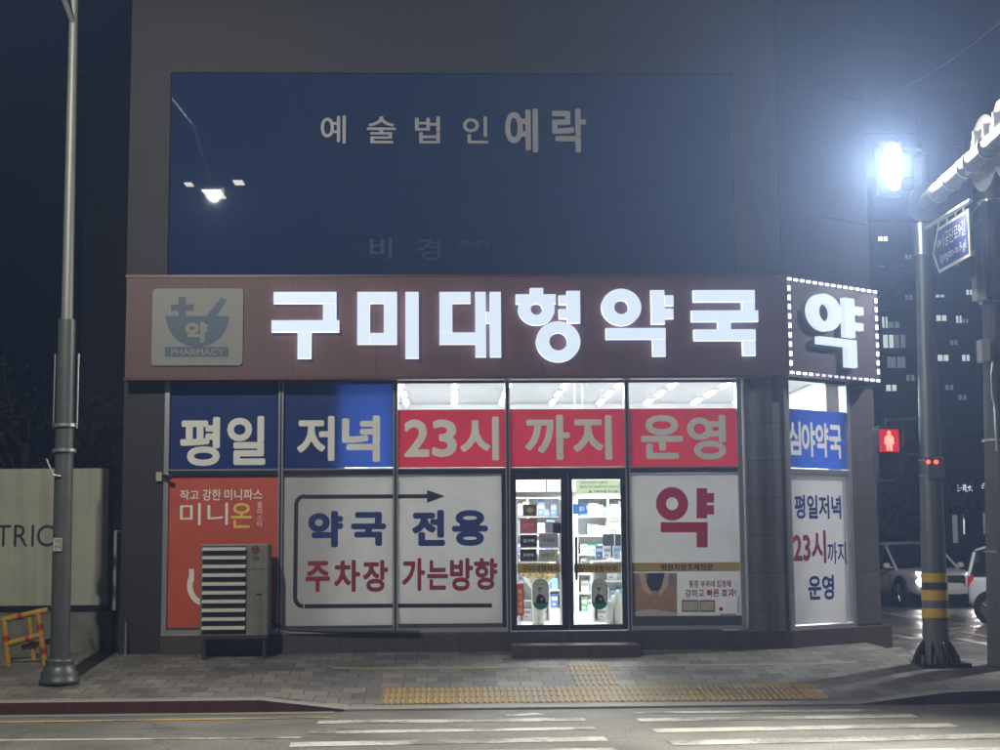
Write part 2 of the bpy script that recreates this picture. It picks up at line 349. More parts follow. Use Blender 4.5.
# kerb
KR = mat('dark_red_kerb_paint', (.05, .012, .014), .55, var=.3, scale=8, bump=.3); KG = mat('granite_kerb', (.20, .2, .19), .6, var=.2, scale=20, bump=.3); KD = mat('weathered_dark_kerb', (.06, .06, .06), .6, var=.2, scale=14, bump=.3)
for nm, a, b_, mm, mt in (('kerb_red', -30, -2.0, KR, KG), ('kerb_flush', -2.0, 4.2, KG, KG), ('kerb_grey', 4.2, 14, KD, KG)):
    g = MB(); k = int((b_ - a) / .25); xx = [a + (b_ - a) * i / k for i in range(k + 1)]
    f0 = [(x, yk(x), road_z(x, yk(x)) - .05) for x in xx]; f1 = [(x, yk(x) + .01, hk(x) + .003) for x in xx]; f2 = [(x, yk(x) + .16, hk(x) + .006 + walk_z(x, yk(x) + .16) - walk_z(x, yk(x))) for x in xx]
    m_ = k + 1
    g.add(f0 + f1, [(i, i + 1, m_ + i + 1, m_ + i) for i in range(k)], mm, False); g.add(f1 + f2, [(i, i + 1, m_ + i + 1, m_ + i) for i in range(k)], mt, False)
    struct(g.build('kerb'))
# road markings
def strip(name, x0, y0, x1, y1, m, z=.005):
    g = MB(); nseg = 8; vs = []
    for i in range(nseg + 1):
        x = x0 + (x1 - x0) * i / nseg
        vs += [(x, y0, road_z(x, y0) + z), (x, y1, road_z(x, y1) + z)]
    g.add(vs, [(2 * i, 2 * i + 2, 2 * i + 3, 2 * i + 1) for i in range(nseg)], m)
    return struct(g.build(name))
def line_px(name, a, b, w_, m, z0=0.0, lift=.005):
    p, q = ground(*a, z0), ground(*b, z0); d = (q - p); d.z = 0; nrm = Vector((-d.y, d.x, 0)).normalized() * w_ / 2; g = MB(); vs = []
    for i in range(11):
        c = p + d * i / 10
        for sgn in (-1, 1):
            v = c + nrm * sgn; vs.append((v.x, v.y, road_z(v.x, v.y) + lift))
    g.add(vs, [(2 * i, 2 * i + 2, 2 * i + 3, 2 * i + 1) for i in range(10)], m); return struct(g.build(name))
for a, b_, w_ in (((318, 722.5), (585, 719.6), .36), ((306, 733), (595, 728.5), .30), ((290, 745), (606, 739), .42), ((270, 757), (616, 750.5), .42),
                  ((634, 713), (880, 710.5), .25), ((638, 720.5), (915, 716), .38), ((654, 731), (955, 725.5), .40), ((670, 743.5), (1030, 735.5), .44), ((690, 757), (1100, 748), .44)):
    line_px('crosswalk_stripe', a, b_, w_ * .82, WPAINT)
line_px('lane_line', (-400, 744), (300, 738), .12, WPAINT)
line_px('kerb_line', (-300, 726.5), (332, 717.6), .13, YPAINT); line_px('kerb_line', (862, 706.5), (1000, 701), .11, YFAINT)
line_px('road_arrow_mark', (505, 716), (540, 714), .22, WPAINT)
# gutter
line_px('gutter', (-300, 720.5), (334, 712.6), .28, mat('gutter_concrete', (.16, .155, .14), .7, var=.2, scale=5))
# side street markings, with light glints of the wet road painted in as lines
for a, b_, w_, m in (((878, 611.5), (940, 623.5), .25, WPAINT), ((905, 654), (930, 646), .22, WPAINT), ((950, 629), (1005, 626.5), .2, WPAINT), ((958, 631), (1010, 642), .16, YPAINT), ((960, 639), (1000, 647), .22, WPAINT), ((880, 634), (925, 640), .3, WPAINT), ((950, 654), (985, 655), .22, WPAINT)):
    line_px('side_street_marking_glint', a, b_, w_, m, .26, .008)
# tactile paving as real ribbed blocks
def tactile(x0, x1, y0, y1, name='tactile_paving'):
    g = MB()
    nx_, ny_ = max(1, round((x1 - x0) / .3)), max(1, round((y1 - y0) / .3)); sx, sy = (x1 - x0) / nx_, (y1 - y0) / ny_
    for i in range(nx_):
        for j in range(ny_):
            a, c = x0 + i * sx + .004, y0 + j * sy + .004; b_, d = x0 + (i + 1) * sx - .004, y0 + (j + 1) * sy - .004
            if random.random() < .03: continue
            zz = lambda x, y, h: walk_z(x, y) + h
            g.add([(a, c, zz(a, c, .005)), (b_, c, zz(b_, c, .005)), (b_, d, zz(b_, d, .005)), (a, d, zz(a, d, .005))], [(0, 1, 2, 3)], TACT)
            for k in range(4):
                u = a + (b_ - a) * (k + .5) / 4; hw = .019
                v = [(u - hw, c + .015), (u + hw, c + .015), (u + hw, d - .015), (u - hw, d - .015)]
                g.add([(x, y, zz(x, y, .006)) for x, y in v] + [(u + (x - u) * .6, y, zz(x, y, .014)) for x, y in v], [(4, 5, 6, 7), (0, 1, 5, 4), (1, 2, 6, 5), (2, 3, 7, 6), (3, 0, 4, 7)], TACT)
    return struct(g.build(name))
tx0, tx1 = ground(380, 700, .1).x, ground(826, 693, .1).x
tactile(tx0, tx1, YK + .25, YK + 1.15)
bx0, bx1 = ground(571, 680, .2).x, ground(617, 680, .2).x
tactile(bx0, bx1, YK + 1.17, -.95)
g = MB(); vs = []
fx0, fx1 = ground(335, 673, .22).x, ground(842, 665, .22).x
for i in range(21):
    x = fx0 + (fx1 - fx0) * i / 20; vs += [(x, -1.28, walk_z(x, -1.28) + .004), (x, -1.14, walk_z(x, -1.14) + .004)]
g.add([v for v in vs], [(2 * i, 2 * i + 2, 2 * i + 3, 2 * i + 1) for i in range(20)], YFAINT); struct(g.build('sidewalk_line'))

# ------------------------------------------------------------------ pharmacy building
XL = FL.rect(124, 300, 165, 500)[0]; XW0 = FL.rect(124, 300, 165, 500)[2]
XC0 = FL.rect(742, 400, 786, 500)[0]; XC1 = FL.rect(742, 400, 786, 500)[2]
ZS = FL.hit(450, 632)[1]; ZT = FL.hit(450, 380)[1]; TOPZ = 11.0
SP0 = FL.rect(786, 280, 788, 370, .30)[0]
# chamfer plane of the wall
CH = Plane((XC1 + .02, 0, 0), R(36)); CHW = CH.hit(880, 560)[0]
bld = thing('pharmacy_building', 'dark stone corner building with a lit pharmacy below a blue glass upper storey', 'building', (0, 0, GND))
ce = CH.pt(CHW, 0)
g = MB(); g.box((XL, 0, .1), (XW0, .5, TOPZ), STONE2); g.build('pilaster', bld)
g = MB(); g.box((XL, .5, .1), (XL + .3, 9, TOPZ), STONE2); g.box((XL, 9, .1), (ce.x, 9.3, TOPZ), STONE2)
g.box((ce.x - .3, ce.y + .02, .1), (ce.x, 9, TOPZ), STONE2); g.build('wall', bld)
g = MB(); g.box((XW0, -.06, .1), (XC0 - .35, .3, ZS), PLINTH)
g.add([(XC0 - .35, -.08, .1), (XC1 + .0, -.08, .1), tuple(CH.pt(CHW + .12, .1, .09)), tuple(CH.pt(CHW + .12, .1, -.5)), (XC0 - .35, .5, .1),
       (XC0 - .35, -.08, ZS - .02), (XC1 + .0, -.08, ZS - .02), tuple(CH.pt(CHW + .12, ZS - .02, .09)), tuple(CH.pt(CHW + .12, ZS - .02, -.5)), (XC0 - .35, .5, ZS - .02)],
      [(0, 1, 6, 5), (1, 2, 7, 6), (2, 3, 8, 7), (3, 4, 9, 8), (4, 0, 5, 9), (5, 6, 7, 8, 9)], PLINTH)
g.build('plinth', bld, bevel=.012)
g = MB(); rr_ = (XC1 - XC0) / 2; cx = (XC0 + XC1) / 2
g.cyl((cx, .12 + rr_ * .5, ZS - .03), (cx, .12 + rr_ * .5, ZT + .3), rr_, rr_, 40, STONE, cap=False); g.build('column', bld)
u846 = CH.hit(853.5, 560)[0]
g = MB(); g.pbox(CH, u846, ZS - .03, CHW, ZT + .4, -.45, .0, STONE); g.build('column', bld, bevel=.03)
# upper storeys
UG = FL.rect(164, 73, 734, 277); UZ0, UZ1 = ZT, UG[3]
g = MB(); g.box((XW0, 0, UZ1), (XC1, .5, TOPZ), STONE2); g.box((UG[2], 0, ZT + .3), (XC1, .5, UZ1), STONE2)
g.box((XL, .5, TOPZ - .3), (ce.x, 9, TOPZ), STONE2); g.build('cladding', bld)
for za, zb_ in ((ZT + .3, 6.9), (6.91, 8.9), (8.91, TOPZ)):
    g = MB(); g.pbox(CH, 0.005, za, CHW, zb_, -.3, 0, mat('unlit_corner_panel', (.009, .010, .015), .85, var=.2, scale=3, spec=.1)); g.build('glass_panel', bld)
UGL = mat('dark_blue_mirror_glass', (.014, .028, .085), .012, .0, spec=1.0)
gz = [UZ0 + .02, FL.hit(450, 237)[1], FL.hit(450, 185)[1], UZ1]
cols = [UG[0] + (UG[2] - UG[0]) * i / 12 for i in range(13)]
for j in range(3):
    for i in range(12):
        g = MB(); g.box((cols[i] + .002, .05, gz[j] + .002), (cols[i + 1] - .002, .08, gz[j + 1] - .002), UGL); p = g.build('glass_panel', bld)
        p.rotation_euler = (0, 0, 0)
g = MB(); g.box((UG[0], .09, UZ0), (UG[2], .12, UZ1), mat('joint_sealant', (.008, .009, .012), .7)); g.build('backing_wall', bld)
# upper glass lettering
SILV = mat('silver_letter', (.3, .3, .31), .45, .0, var=.08, scale=20)
for ch, rc, bo in (('예', (321, 116, 346, 144), .012), ('술', (367, 117, 396, 144), .012), ('법', (415, 117, 440, 144), .012), ('인', (463, 117, 488, 144), .012), ('예', (505, 109, 538, 153), .026), ('락', (552, 109, 586, 153), .026)):
    g = MB(); g.text(FL, ch, FL.rect(*rc, -.05), -.018, SILV, bo, .02); g.build('letter', bld)
GHO = mat('faded_letter_trace', (.0145, .026, .07), .3)
for ch, rc in (('비', (370, 237, 392, 259)), ('경', (417, 238, 441, 260)), ('매니아', (459, 240, 490, 248))):
    g = MB(); g.text(FL, ch, FL.rect(*rc, -.05), -.045, GHO, .01); g.build('letter', bld)
# interior shell
BACK = 7.0; xm = FL.hit(343, 420)[0]; CE = FL.hit(450, 379)[1] + .28
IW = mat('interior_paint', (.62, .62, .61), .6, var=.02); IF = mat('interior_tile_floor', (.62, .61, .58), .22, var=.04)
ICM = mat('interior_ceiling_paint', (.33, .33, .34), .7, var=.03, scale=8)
def slab(g, z0, z1, m):
    k0, k1 = CH.pt(.1, 0, -.13), CH.pt(CHW, 0, -.13); P = [(XW0 - .2, .13), (k0.x, .13), (k1.x - .35, k1.y - .2), (k1.x - .35, BACK), (XW0 - .2, BACK)]; n = len(P)
    g.add([(x, y, z0) for x, y in P] + [(x, y, z1) for x, y in P], [list(range(n))[::-1], list(range(n, 2 * n))] + [(i, (i + 1) % n, n + (i + 1) % n, n + i) for i in range(n)], m)
g = MB(); slab(g, FLOORZ - .1, FLOORZ, IF); g.build('interior_floor', bld)
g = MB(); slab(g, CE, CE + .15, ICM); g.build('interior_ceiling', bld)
g = MB(); g.box((XW0 - .2, BACK, FLOORZ), (ce.x - .35, BACK + .1, CE), IW); g.box((xm - .1, .16, ZT - 1.25), (xm, BACK, CE), IW); g.box((xm - .1, .4, FLOORZ), (xm, BACK, ZT - 1.25), IW)
g.box((ce.x - .4, 1.9, FLOORZ), (ce.x - .35, BACK, CE), IW); g.build('interior_wall', bld)
# window mullions & frames
ZTR = FL.hit(450, 471)[1]
mul = [166, 280.5, 395.5, 508, 628, 741]
ux = [FL.hit(m_, 500)[0] for m_ in mul]
g = MB()
for i, u in enumerate(ux):
    g.box((u - .035, -.03, ZS), (u + .035, .12, ZT), CHROME if True else DKFRAME)
    if 0 < i < 5: g.box((u - .012, -.034, ZS), (u + .012, -.03, ZT), DKFRAME)
g.build('window_frame', bld, bevel=.006)
for (a, b_), pb_ in zip(zip(ux[:-1], ux[1:]), (628, 627.5, 626.5, 0, 621)):
    g = MB(); zr_ = FL.hit(450, pb_ - .0)[1] + .012 if pb_ else 0
    g.box((a + .035, -.015, ZTR - .045), (b_ - .035, .11, ZTR + .025), DKFRAME); g.box((a + .035, -.02, ZTR + .025), (b_ - .035, .1, ZTR + .045), CHROME)
    g.build('window_rail', bld); g = MB(); g.box((a + .035, -.015, ZT - .05), (b_ - .035, .11, ZT), DKFRAME); g.build('window_rail', bld); g = MB()
    if pb_: g.box((a + .036, -.015, ZS), (b_ - .036, .11, ZS + .06), CHROME); g.box((a + .036, -.012, ZS + .062), (b_ - .036, .1, max(zr_ + .03, ZS + .075)), mat('grey_rail_paint', (.09, .09, .1), .4, .4))
    if pb_: g.build('window_rail', bld)
g = MB(); j_ = FL.rect(502, 474, 509, 632); g.box((j_[0], -.018, ZS + .06), (ux[3] - .037, .1, ZTR - .047), DKFRAME); g.build('door_jamb', bld)
g = MB(); g.box((XW0, -.05, ZT), (XC1, .2, ZT + .1), DKFRAME); g.build('soffit_trim', bld)
def pane(a, b_, z0, z1, pl=FL, o=-.05):
    g = MB(); g.pbox(pl, a, z0, b_, z1, o - .008, o, GLASS); return g.build('window', bld)
PO = -.038
def poster(win, label, quads, texts=(), extra=None, pl=FL, off=PO):
    g = MB()
    for (x0, y0, x1, y1), m in quads: 
        rc = pl.rect(x0, y0, x1, y1, off); g.quad(pl, *rc, off, m); off += .0015
    for s_, rc, m, bo in texts: g.text(pl, s_, pl.rect(*rc, off), off, m, bo)
    if extra: extra(g, off)
    o = g.build('poster', win, fix=False); o['label'] = label; return o
tops = [pane(ux[i] + .036, ux[i + 1] - .036, ZTR + .046, ZT - .051) for i in range(5)]
B_ = .03
poster(tops[0], 'blue film lettered 평일', [((167, 381, 279.5, 468.5), BLUE)], [('평', (180, 417, 220, 466), LGREY, B_), ('일', (227, 416, 265.5, 465), LGREY, B_)])
poster(tops[1], 'blue film lettered 저녁', [((282, 381, 394.5, 467.5), BLUE)], [('저', (297, 416, 334.5, 461), LGREY, B_), ('녁', (342, 415.5, 380, 462), LGREY, B_)])
poster(tops[2], 'red film lettered 23시', [((397, 409.5, 507, 467.5), RED)], [('2', (404, 419.5, 429.5, 457), LGREY, B_), ('3', (432, 419.5, 457, 457), LGREY, B_), ('시', (460, 416.5, 499, 460.5), LGREY, B_)])
poster(tops[3], 'red film lettered 까지', [((509.5, 409, 627, 467), RED)], [('까', (525, 415, 570, 460), LGREY, B_), ('지', (573, 415, 612, 460), LGREY, B_)])
poster(tops[4], 'red film lettered 운영', [((629.5, 408.5, 740, 466.5), RED)], [('운', (641, 415, 683, 459), LGREY, B_), ('영', (687, 415, 726, 459.5), LGREY, B_)])
zb, zt = ZS + .05, ZTR - .046
low = {i: pane(ux[i] + .036, ux[i + 1] - .036, zb, zt) for i in (0, 1, 2, 4)}
def ad_extra(g, off):
    c = FL.hit(206, 585, off); g.pring(FL, c[0], c[1], .27, .3, .19, .22, off, WPRINT, n=20, t0=math.pi * .85, t1=math.pi * 1.5)
    rc = FL.rect(189, 569, 194, 582, off); g.quad(FL, *rc, off + .001, WPRINT)
poster(low[0], 'orange red pain patch advertisement film', [((167, 476, 278, 629), ORANGE)],
       [('작고', (180, 490, 199, 500), WPRINT, .015), ('강한', (202.5, 489, 221, 500.5), WPRINT, .015), ('미니파스', (224.5, 489, 262.5, 500), WPRINT, .015),
        ('미니', (180, 503, 228, 525), WPRINT, .005), ('온', (231, 503, 252, 528), YPRINT, .012), ('플\n라\n스\n타', (257, 502, 262.5, 527), WPRINT, 0)], ad_extra)
LN = mat('black_line_print', (.015, .015, .02), .4)
def route(g, off, x0, x1, yt0, yt1, yb0, yb1, left=False, arrow=False):
    th = .06
    def seg(a, b_):
        p, q = FL.hit(*a, off), FL.hit(*b_, off); d = Vector((q[0] - p[0], q[1] - p[1])); n_ = Vector((-d.y, d.x)).normalized() * th / 2
        g.ppoly(FL, [(p[0] + n_.x, p[1] + n_.y), (q[0] + n_.x, q[1] + n_.y), (q[0] - n_.x, q[1] - n_.y), (p[0] - n_.x, p[1] - n_.y)][::-1], off, LN)
    lx = 304.5 if left else x0
    seg((lx, yt0), (x1 - (14 if arrow else 0), yt1)); seg((lx, yb0), (x1 + (48 if arrow else 0), yb1))
    if left:
        seg((296.3, 504.5), (295, 598))
        for cx_, cy_, a0 in ((304.5, 504.5, 90), (303.5, 598, 180)):
            c = FL.hit(cx_, cy_, off); r_ = .117; g.pring(FL, c[0], c[1], r_ + .03, r_ + .03, r_ - .03, r_ - .03, off + .0005, LN, n=10, t0=R(a0), t1=R(a0 + 90))
    if arrow:
        a = FL.hit(427, 490, off); b_ = FL.hit(427, 503, off); c = FL.hit(445, 496.2, off); g.ppoly(FL, [a, b_, c], off + .0004, LN)
poster(low[1], 'white film lettered 약국 주차장 with a black route line', [((282, 474, 394, 629), WHITE)],
       [('약', (308, 511, 343, 547.5), NAVY, .05), ('국', (351, 512, 386, 546), NAVY, .05), ('주', (305.5, 561, 330, 592), DRED, .035), ('차', (334, 560, 360, 592), DRED, .035), ('장', (363, 560, 388, 592), DRED, .035)],
       lambda g, off: route(g, off, 304, 394, 496.8, 496.5, 606.3, 605.8, left=True))
poster(low[2], 'white film lettered 전용 가는방향 with a black arrow', [((397.5, 474, 502, 627.5), WHITE)],
       [('전', (412, 510, 445, 546), NAVY, .05), ('용', (452, 510, 488, 546), NAVY, .05), ('가', (402, 558, 425, 591), DRED, .035), ('는', (427, 560, 448, 590), DRED, .035), ('방', (450, 558, 473, 591), DRED, .035), ('향', (474, 558, 497.5, 590), DRED, .035)],
       lambda g, off: route(g, off, 397, 444, 496.5, 496.2, 605.8, 605.5, arrow=True))
def med_extra(g, off):
    SK = mat('printed_skin', (.42, .26, .17), .4, var=.12, scale=6, trans=.12); HA = mat('printed_navy_hair', (.03, .035, .08), .4); TW = mat('printed_towel', (.5, .48, .47), .4)
    def P(pts, m, o): g.ppoly(FL, [FL.hit(x, y, off) for x, y in pts][::-1], off + o, m)
    P([(631.5, 573), (677, 573), (677, 621.5), (631.5, 621.5)], mat('printed_backdrop', (.26, .22, .25), .4, var=.1, scale=5), 0)
    P([(631.5, 589), (640, 586), (650, 590), (662, 589), (672, 585), (677, 587), (677, 614), (631.5, 614)], SK, .0006)
    P([(648, 573), (664, 573), (665, 582), (660, 590), (652, 591), (646, 584)], HA, .0012)
    P([(639, 573), (644, 573), (647, 584), (652, 594), (649, 595), (642, 588)], mat('printed_arm', (.58, .42, .34), .4), .0018)
    P([(669, 573), (665, 573), (662, 585), (658, 594), (661, 595), (668, 586)], _m['printed_arm'], .0018)
    P([(631.5, 612), (650, 609), (677, 613), (677, 621.5), (631.5, 621.5)], TW, .0024)
    for a, b_ in ((682, 698.5), (699.5, 715)):
        P([(a, 600), (b_, 600), (b_, 612), (a, 612)], mat('printed_grey_frame', (.12, .13, .16), .4), .0006); P([(a + 1, 601.5), (b_ - 1, 601.5), (b_ - 1, 610.5), (a + 1, 610.5)], mat('printed_beige', (.5, .42, .3), .4, var=.2, scale=20), .0012)
    c = FL.hit(721, 609, off); g.pring(FL, c[0], c[1], .03, .03, 0.001, .001, off + .001, CRIM, n=12)
    P([(737.5, 597), (739.5, 597), (739.5, 613), (737.5, 613)], mat('printed_pale_grey', (.35, .33, .36), .4), .0006); P([(720, 614), (736, 613.5), (736, 614.6), (720, 615)], DRED, .0006)
poster(low[4], 'white film lettered 약 above a pain relief advertisement', [((631, 473, 741.5, 622.5), WHITE), ((631.2, 562.5, 741.5, 571.5), mat('dull_gold_film', (.42, .31, .09), .4, trans=.1))],
       [('병원처방조제전문', (661, 563.7, 713, 570.5), BLACKF, .02), ('통증 부위에 집중해', (689, 580.5, 731, 587.5), DRED, .02), ('강하고 빠른 효과!', (685, 589, 736, 597), DRED, .025)],
       lambda g, off: (med_extra(g, off), big_yak(g, off, CRIM)))  if False else None
def yak_px(g, pl, off, m, f, thick=0.0, step=.0015):
    """the bold 약 sign character: f maps its own grid (x 0-1, y 0-1) to pixels"""
    def rc(x0, y0, x1, y1, k):
        a = pl.hit(*f(x0, y1), off); b_ = pl.hit(*f(x1, y1), off); c = pl.hit(*f(x1, y0), off); d = pl.hit(*f(x0, y0), off); g.ppoly(pl, [a, b_, c, d], off + k * step, m, thick)
    c = pl.hit(*f(.277, .277), off); e = pl.hit(*f(.554, .277), off); t = pl.hit(*f(.277, 0), off)
    ru, rz = abs(e[0] - c[0]), abs(t[1] - c[1]); g.pring(pl, c[0], c[1], ru, rz, ru * .38, rz * .38, off, m, thick)
    rc(.70, .02, .88, .52, 0); rc(.88, .10, 1.0, .26, 1); rc(.88, .30, 1.0, .455, 1); rc(.08, .58, .89, .75, 2); rc(.70, .75, .89, 1.0, 1)
poster(low[4], 'white film lettered 약 above a pain relief advertisement', [((631, 473, 741.5, 622.5), WHITE), ((631.2, 562.5, 741.5, 571.5), mat('dull_gold_film', (.42, .31, .09), .4, trans=.1))],
       [('병원처방조제전문', (661, 563.7, 713, 570.5), BLACKF, .02), ('통증 부위에 집중해', (689, 580.5, 731, 587.5), DRED, .02), ('강하고 빠른 효과!', (685, 589, 736, 597), DRED, .025)],
       lambda g, off: (med_extra(g, off), yak_px(g, FL, off, CRIM, lambda x, y: (656 + x * 58, 487 + y * 60.5))))
# corner window
cu0, cu1 = CH.hit(787.5, 500)[0], u846
zc0, zc1, zct = CH.hit(818, 626)[1], CH.hit(815, 383)[1], CH.hit(816, 471.5)[1]
g = MB()
for u in (cu0 + .03, cu1 - .035): g.pbox(CH, u - .035, zc0 - .05, u + .035, zc1 + .05, -.12, .03, CHROME)
for z in (zc0 - .02, zct): g.pbox(CH, cu0 + .066, z - .035, cu1 - .07, z + .035, -.11, .018, CHROME)
g.build('window_frame', bld, bevel=.006)
g = MB(); g.pbox(CH, cu0 - .25, ZS - .03, cu0 - .006, ZT + .3, -.3, -.02, STONE); g.pbox(CH, cu0 - .2, ZT - .02, CHW, ZT + .12, -.2, .02, DKFRAME); g.pbox(CH, cu0, .5, cu1, zc0 - .056, -.3, -.005, PLINTH); g.build('lintel', bld)
cw1 = pane(cu0 + .066, cu1 - .07, zct + .036, zc1 + .02, CH); cw0 = pane(cu0 + .066, cu1 - .07, zc0 + .016, zct - .036, CH)
poster(cw1, 'blue film lettered 심야약국', [((785, 410.5, 846.5, 468.5), BLUE)], [('심', (788, 421, 801, 455), LGREY, .035), ('야', (801.5, 422, 815, 457), LGREY, .035), ('약', (815.5, 423, 828.5, 457.5), LGREY, .035), ('국', (829, 425, 842, 458.5), LGREY, .035)], None, CH)
poster(cw0, 'white film lettered 평일저녁 23시까지 운영', [((789, 474, 850, 623.5), WHITE)],
       [('평일저녁', (794.5, 495, 841, 519), NAVY, .03), ('23시', (793, 530, 826, 563.5), DRED, .03), ('까지', (827.5, 542, 846, 564), NAVY, .02), ('운영', (808, 575, 834, 600), NAVY, .03)], None, CH)
# glazed double door
DZ1 = FL.hit(568, 473)[1]
dx = [FL.hit(p, 550)[0] for p in (510, 516.5, 561.5, 568.5, 573, 621.5, 626.5)]
zp1, zp0 = FL.hit(568, 479.5)[1], FL.hit(568, 624.5)[1]
g = MB(); g.box((ux[3] + .036, -.02, ZS - .06), (ux[4] - .036, .1, ZS + .001), CHROME); g.build('threshold', bld)
for k, (a, b_, pa, pb, hp) in enumerate(((dx[0], dx[3], dx[1], dx[2], 562.3), (dx[3] + .003, dx[6], dx[4], dx[5], 576.5))):
    g = MB(); fy = (-.01, .05)
    zb_ = ZS + .012
    g.box((a, fy[0], zb_), (pa, fy[1], DZ1), DKFRAME); g.box((pb, fy[0], zb_), (b_, fy[1], DZ1), DKFRAME); g.box((pa, fy[0], zp1), (pb, fy[1], DZ1), DKFRAME); g.box((pa, fy[0], zb_), (pb, fy[1], zp0), DKFRAME)
    dr = g.build('door', bld, bevel=.005)
    g = MB(); g.box((pa, .016, zp0), (pb, .024, zp1), GLASS); g.build('pane', dr)
    h0, h1 = FL.hit(hp, 537)[1], FL.hit(hp, 580)[1]; hx = FL.hit(hp, 560, .07)[0]
    g = MB(); g.cyl((hx, -.07, h1), (hx, -.07, h0), .019, .019, 10, mat('black_handle', (.012, .012, .014), .3))
    for z in (h1 + .08, h0 - .08): g.cyl((hx, -.07, z), (hx, .016, z), .012, .012, 8, _m['black_handle'])
    g.build('handle', dr)
    g = MB(); rc = FL.rect(517.2 if k == 0 else 574.2, 563.5, 560.5 if k == 0 else 620.8, 572.8); g.quad(FL, *rc, -.012, GOLDF)
    tx = (522, 565.2, 559, 571.8) if k == 0 else (580, 565.2, 617, 571.8)
    g.text(FL, '구미대형약국', FL.rect(*tx), -.0105, BLACKF, .02); g.build('name_band', dr, fix=False)
    # oval sticker: a printed picture of a person above a green base
    c0 = 540.6 if k == 0 else 599.4
    g = MB()
    cc = FL.hit(c0, 587); cb = FL.hit(c0, 601.5); ru = .117; zt_ = cc[1]; zb2 = cb[1]
    PALE = mat('sticker_pale', (.6, .66, .66), .4, trans=.3); GRN = mat('sticker_green', (.03, .2, .19), .4)
    pill = [(cc[0] + ru * math.cos(R(t)), zt_ + ru * math.sin(R(t))) for t in range(0, 181, 15)] + [(cc[0] + ru * math.cos(R(t)), zb2 + ru * math.sin(R(t))) for t in range(180, 361, 15)]
    g.ppoly(FL, pill, -.0122, GRN)
    s2 = ru - .008; pill2 = [(cc[0] + s2 * math.cos(R(t)), zt_ + s2 * math.sin(R(t))) for t in range(0, 181, 15)] + [(cc[0] - s2, zb2 - .01), (cc[0] + s2, zb2 - .01)]
    g.ppoly(FL, pill2, -.0112, PALE)
    hd = FL.hit(c0 - .6, 590.5); DK = mat('sticker_black_clothes', (.01, .01, .013), .4); SKN = mat('sticker_skin', (.5, .34, .26), .4)
    def PP(pts, m, o): g.ppoly(FL, [FL.hit(c0 + x, y) for x, y in pts][::-1], o, m)
    PP([(-4.2, 603.6), (-4.3, 597.5), (-2.4, 595), (-.9, 593.8), (1.6, 594.8), (3.8, 596.6), (5.2, 600.5), (5.0, 603.4)], DK, -.0106)
    PP([(1.0, 597.2), (3.0, 598.8), (1.2, 601), (.2, 600)], SKN, -.0100)
    g.pring(FL, hd[0], hd[1], .024, .034, .001, .001, -.0103, SKN, n=14); PP([(-2.6, 590), (-2.3, 588.2), (-.6, 587.4), (1.2, 588.2), (1.5, 590), (.6, 589.2), (-1.6, 589.3)], DK, -.0098)
    g.text(FL, '소화가 됩니다', FL.rect(c0 - 5, 583.2, c0 + 5, 585), -.0105, GRN, 0)
    g.build('sticker', dr, fix=False)
g = MB(); g.quad(FL, *FL.rect(575.5, 480, 621, 494), -.03, mat('pale_green_banner', (.52, .6, .42), .5, trans=.3))
g.text(FL, '건강상담 환영하고 있습니다', FL.rect(580, 481.2, 608, 483.6), -.0285, BLACKF, .01); g.text(FL, '불편하신 분은 말씀해주세요 약국입니다', FL.rect(580, 485.4, 619, 488), -.0285, BLACKF, .01); g.text(FL, '늘 가족처럼 최선을!', FL.rect(589, 490, 619, 492.8), -.0285, BLACKF, .02)
o = g.build('banner', bld, fix=False)
g = MB(); g.text(FL, '처방', FL.rect(554, 481.5, 560.8, 489), -.012, mat('sign_blue', (.03, .1, .5), .4), .01); g.build('lettering', bld, fix=False)

# entrance step
g = MB(); r_ = FL.rect(510, 646, 635, 653); g.box((r_[0], -.62, .2), (r_[2], -.085, GND + .11), PLINTH)
tag(g.build('entrance_step', bevel=.015), 'long low dark granite step below the glass double door', 'step')

# ------------------------------------------------------------------ fascia sign
SG = Plane((0, -.30, 0)); s0 = SG.rect(126, 278, 787, 375); 
sz1 = (SG.hit(130, 278)[1] + SG.hit(787, 276)[1]) / 2; sz0 = (SG.hit(130, 378.5)[1] + SG.hit(787, 374)[1]) / 2
sgn = thing('fascia_sign', 'long maroon fascia sign with glowing white letters 구미대형약국 above the shop windows', 'sign', ((s0[0] + s0[2]) / 2, -.15, sz0))
g = MB(); npn = 8
for i in range(npn):
    a_, b_ = s0[0] + (s0[2] - s0[0]) * i / npn, s0[0] + (s0[2] - s0[0]) * (i + 1) / npn
    g.box((a_ + .0015, -.30 + .0012 * (i % 2), sz0), (b_ - .0015, -.07, sz1), MAROON)
g.build('panel', sgn); g = MB(); g.box((s0[0] + .01, -.065, sz0 + .01), (s0[2] - .01, -.05, sz1 - .01), MAROON_D); g.build('backing', sgn)
g = MB(); g.box((s0[0] - .02, -.315, sz1), (s0[2], -.06, sz1 + .035), MAROON_D); g.box((s0[0] - .02, -.315, sz0 - .04), (s0[2], -.06, sz0), MAROON_D); g.build('trim', sgn)
LT = .09
def zrect(g, c, off, sc, ox, oy, k=0):
    x0, y0, x1, y1 = c; f = lambda X, Y: (ox + X / sc, oy + Y / sc)
    a = SG.rect(*f(x0, y0), *f(x1, y1), LT); o = off + .0017 * k
    g.ppoly(SG, [(a[0], a[1]), (a[2], a[1]), (a[2], a[3]), (a[0], a[3])], o, LET); g.pbox(SG, a[0] + .001, a[1] + .001, a[2] - .001, a[3] - .001, 0.002, o - .003, LETS)
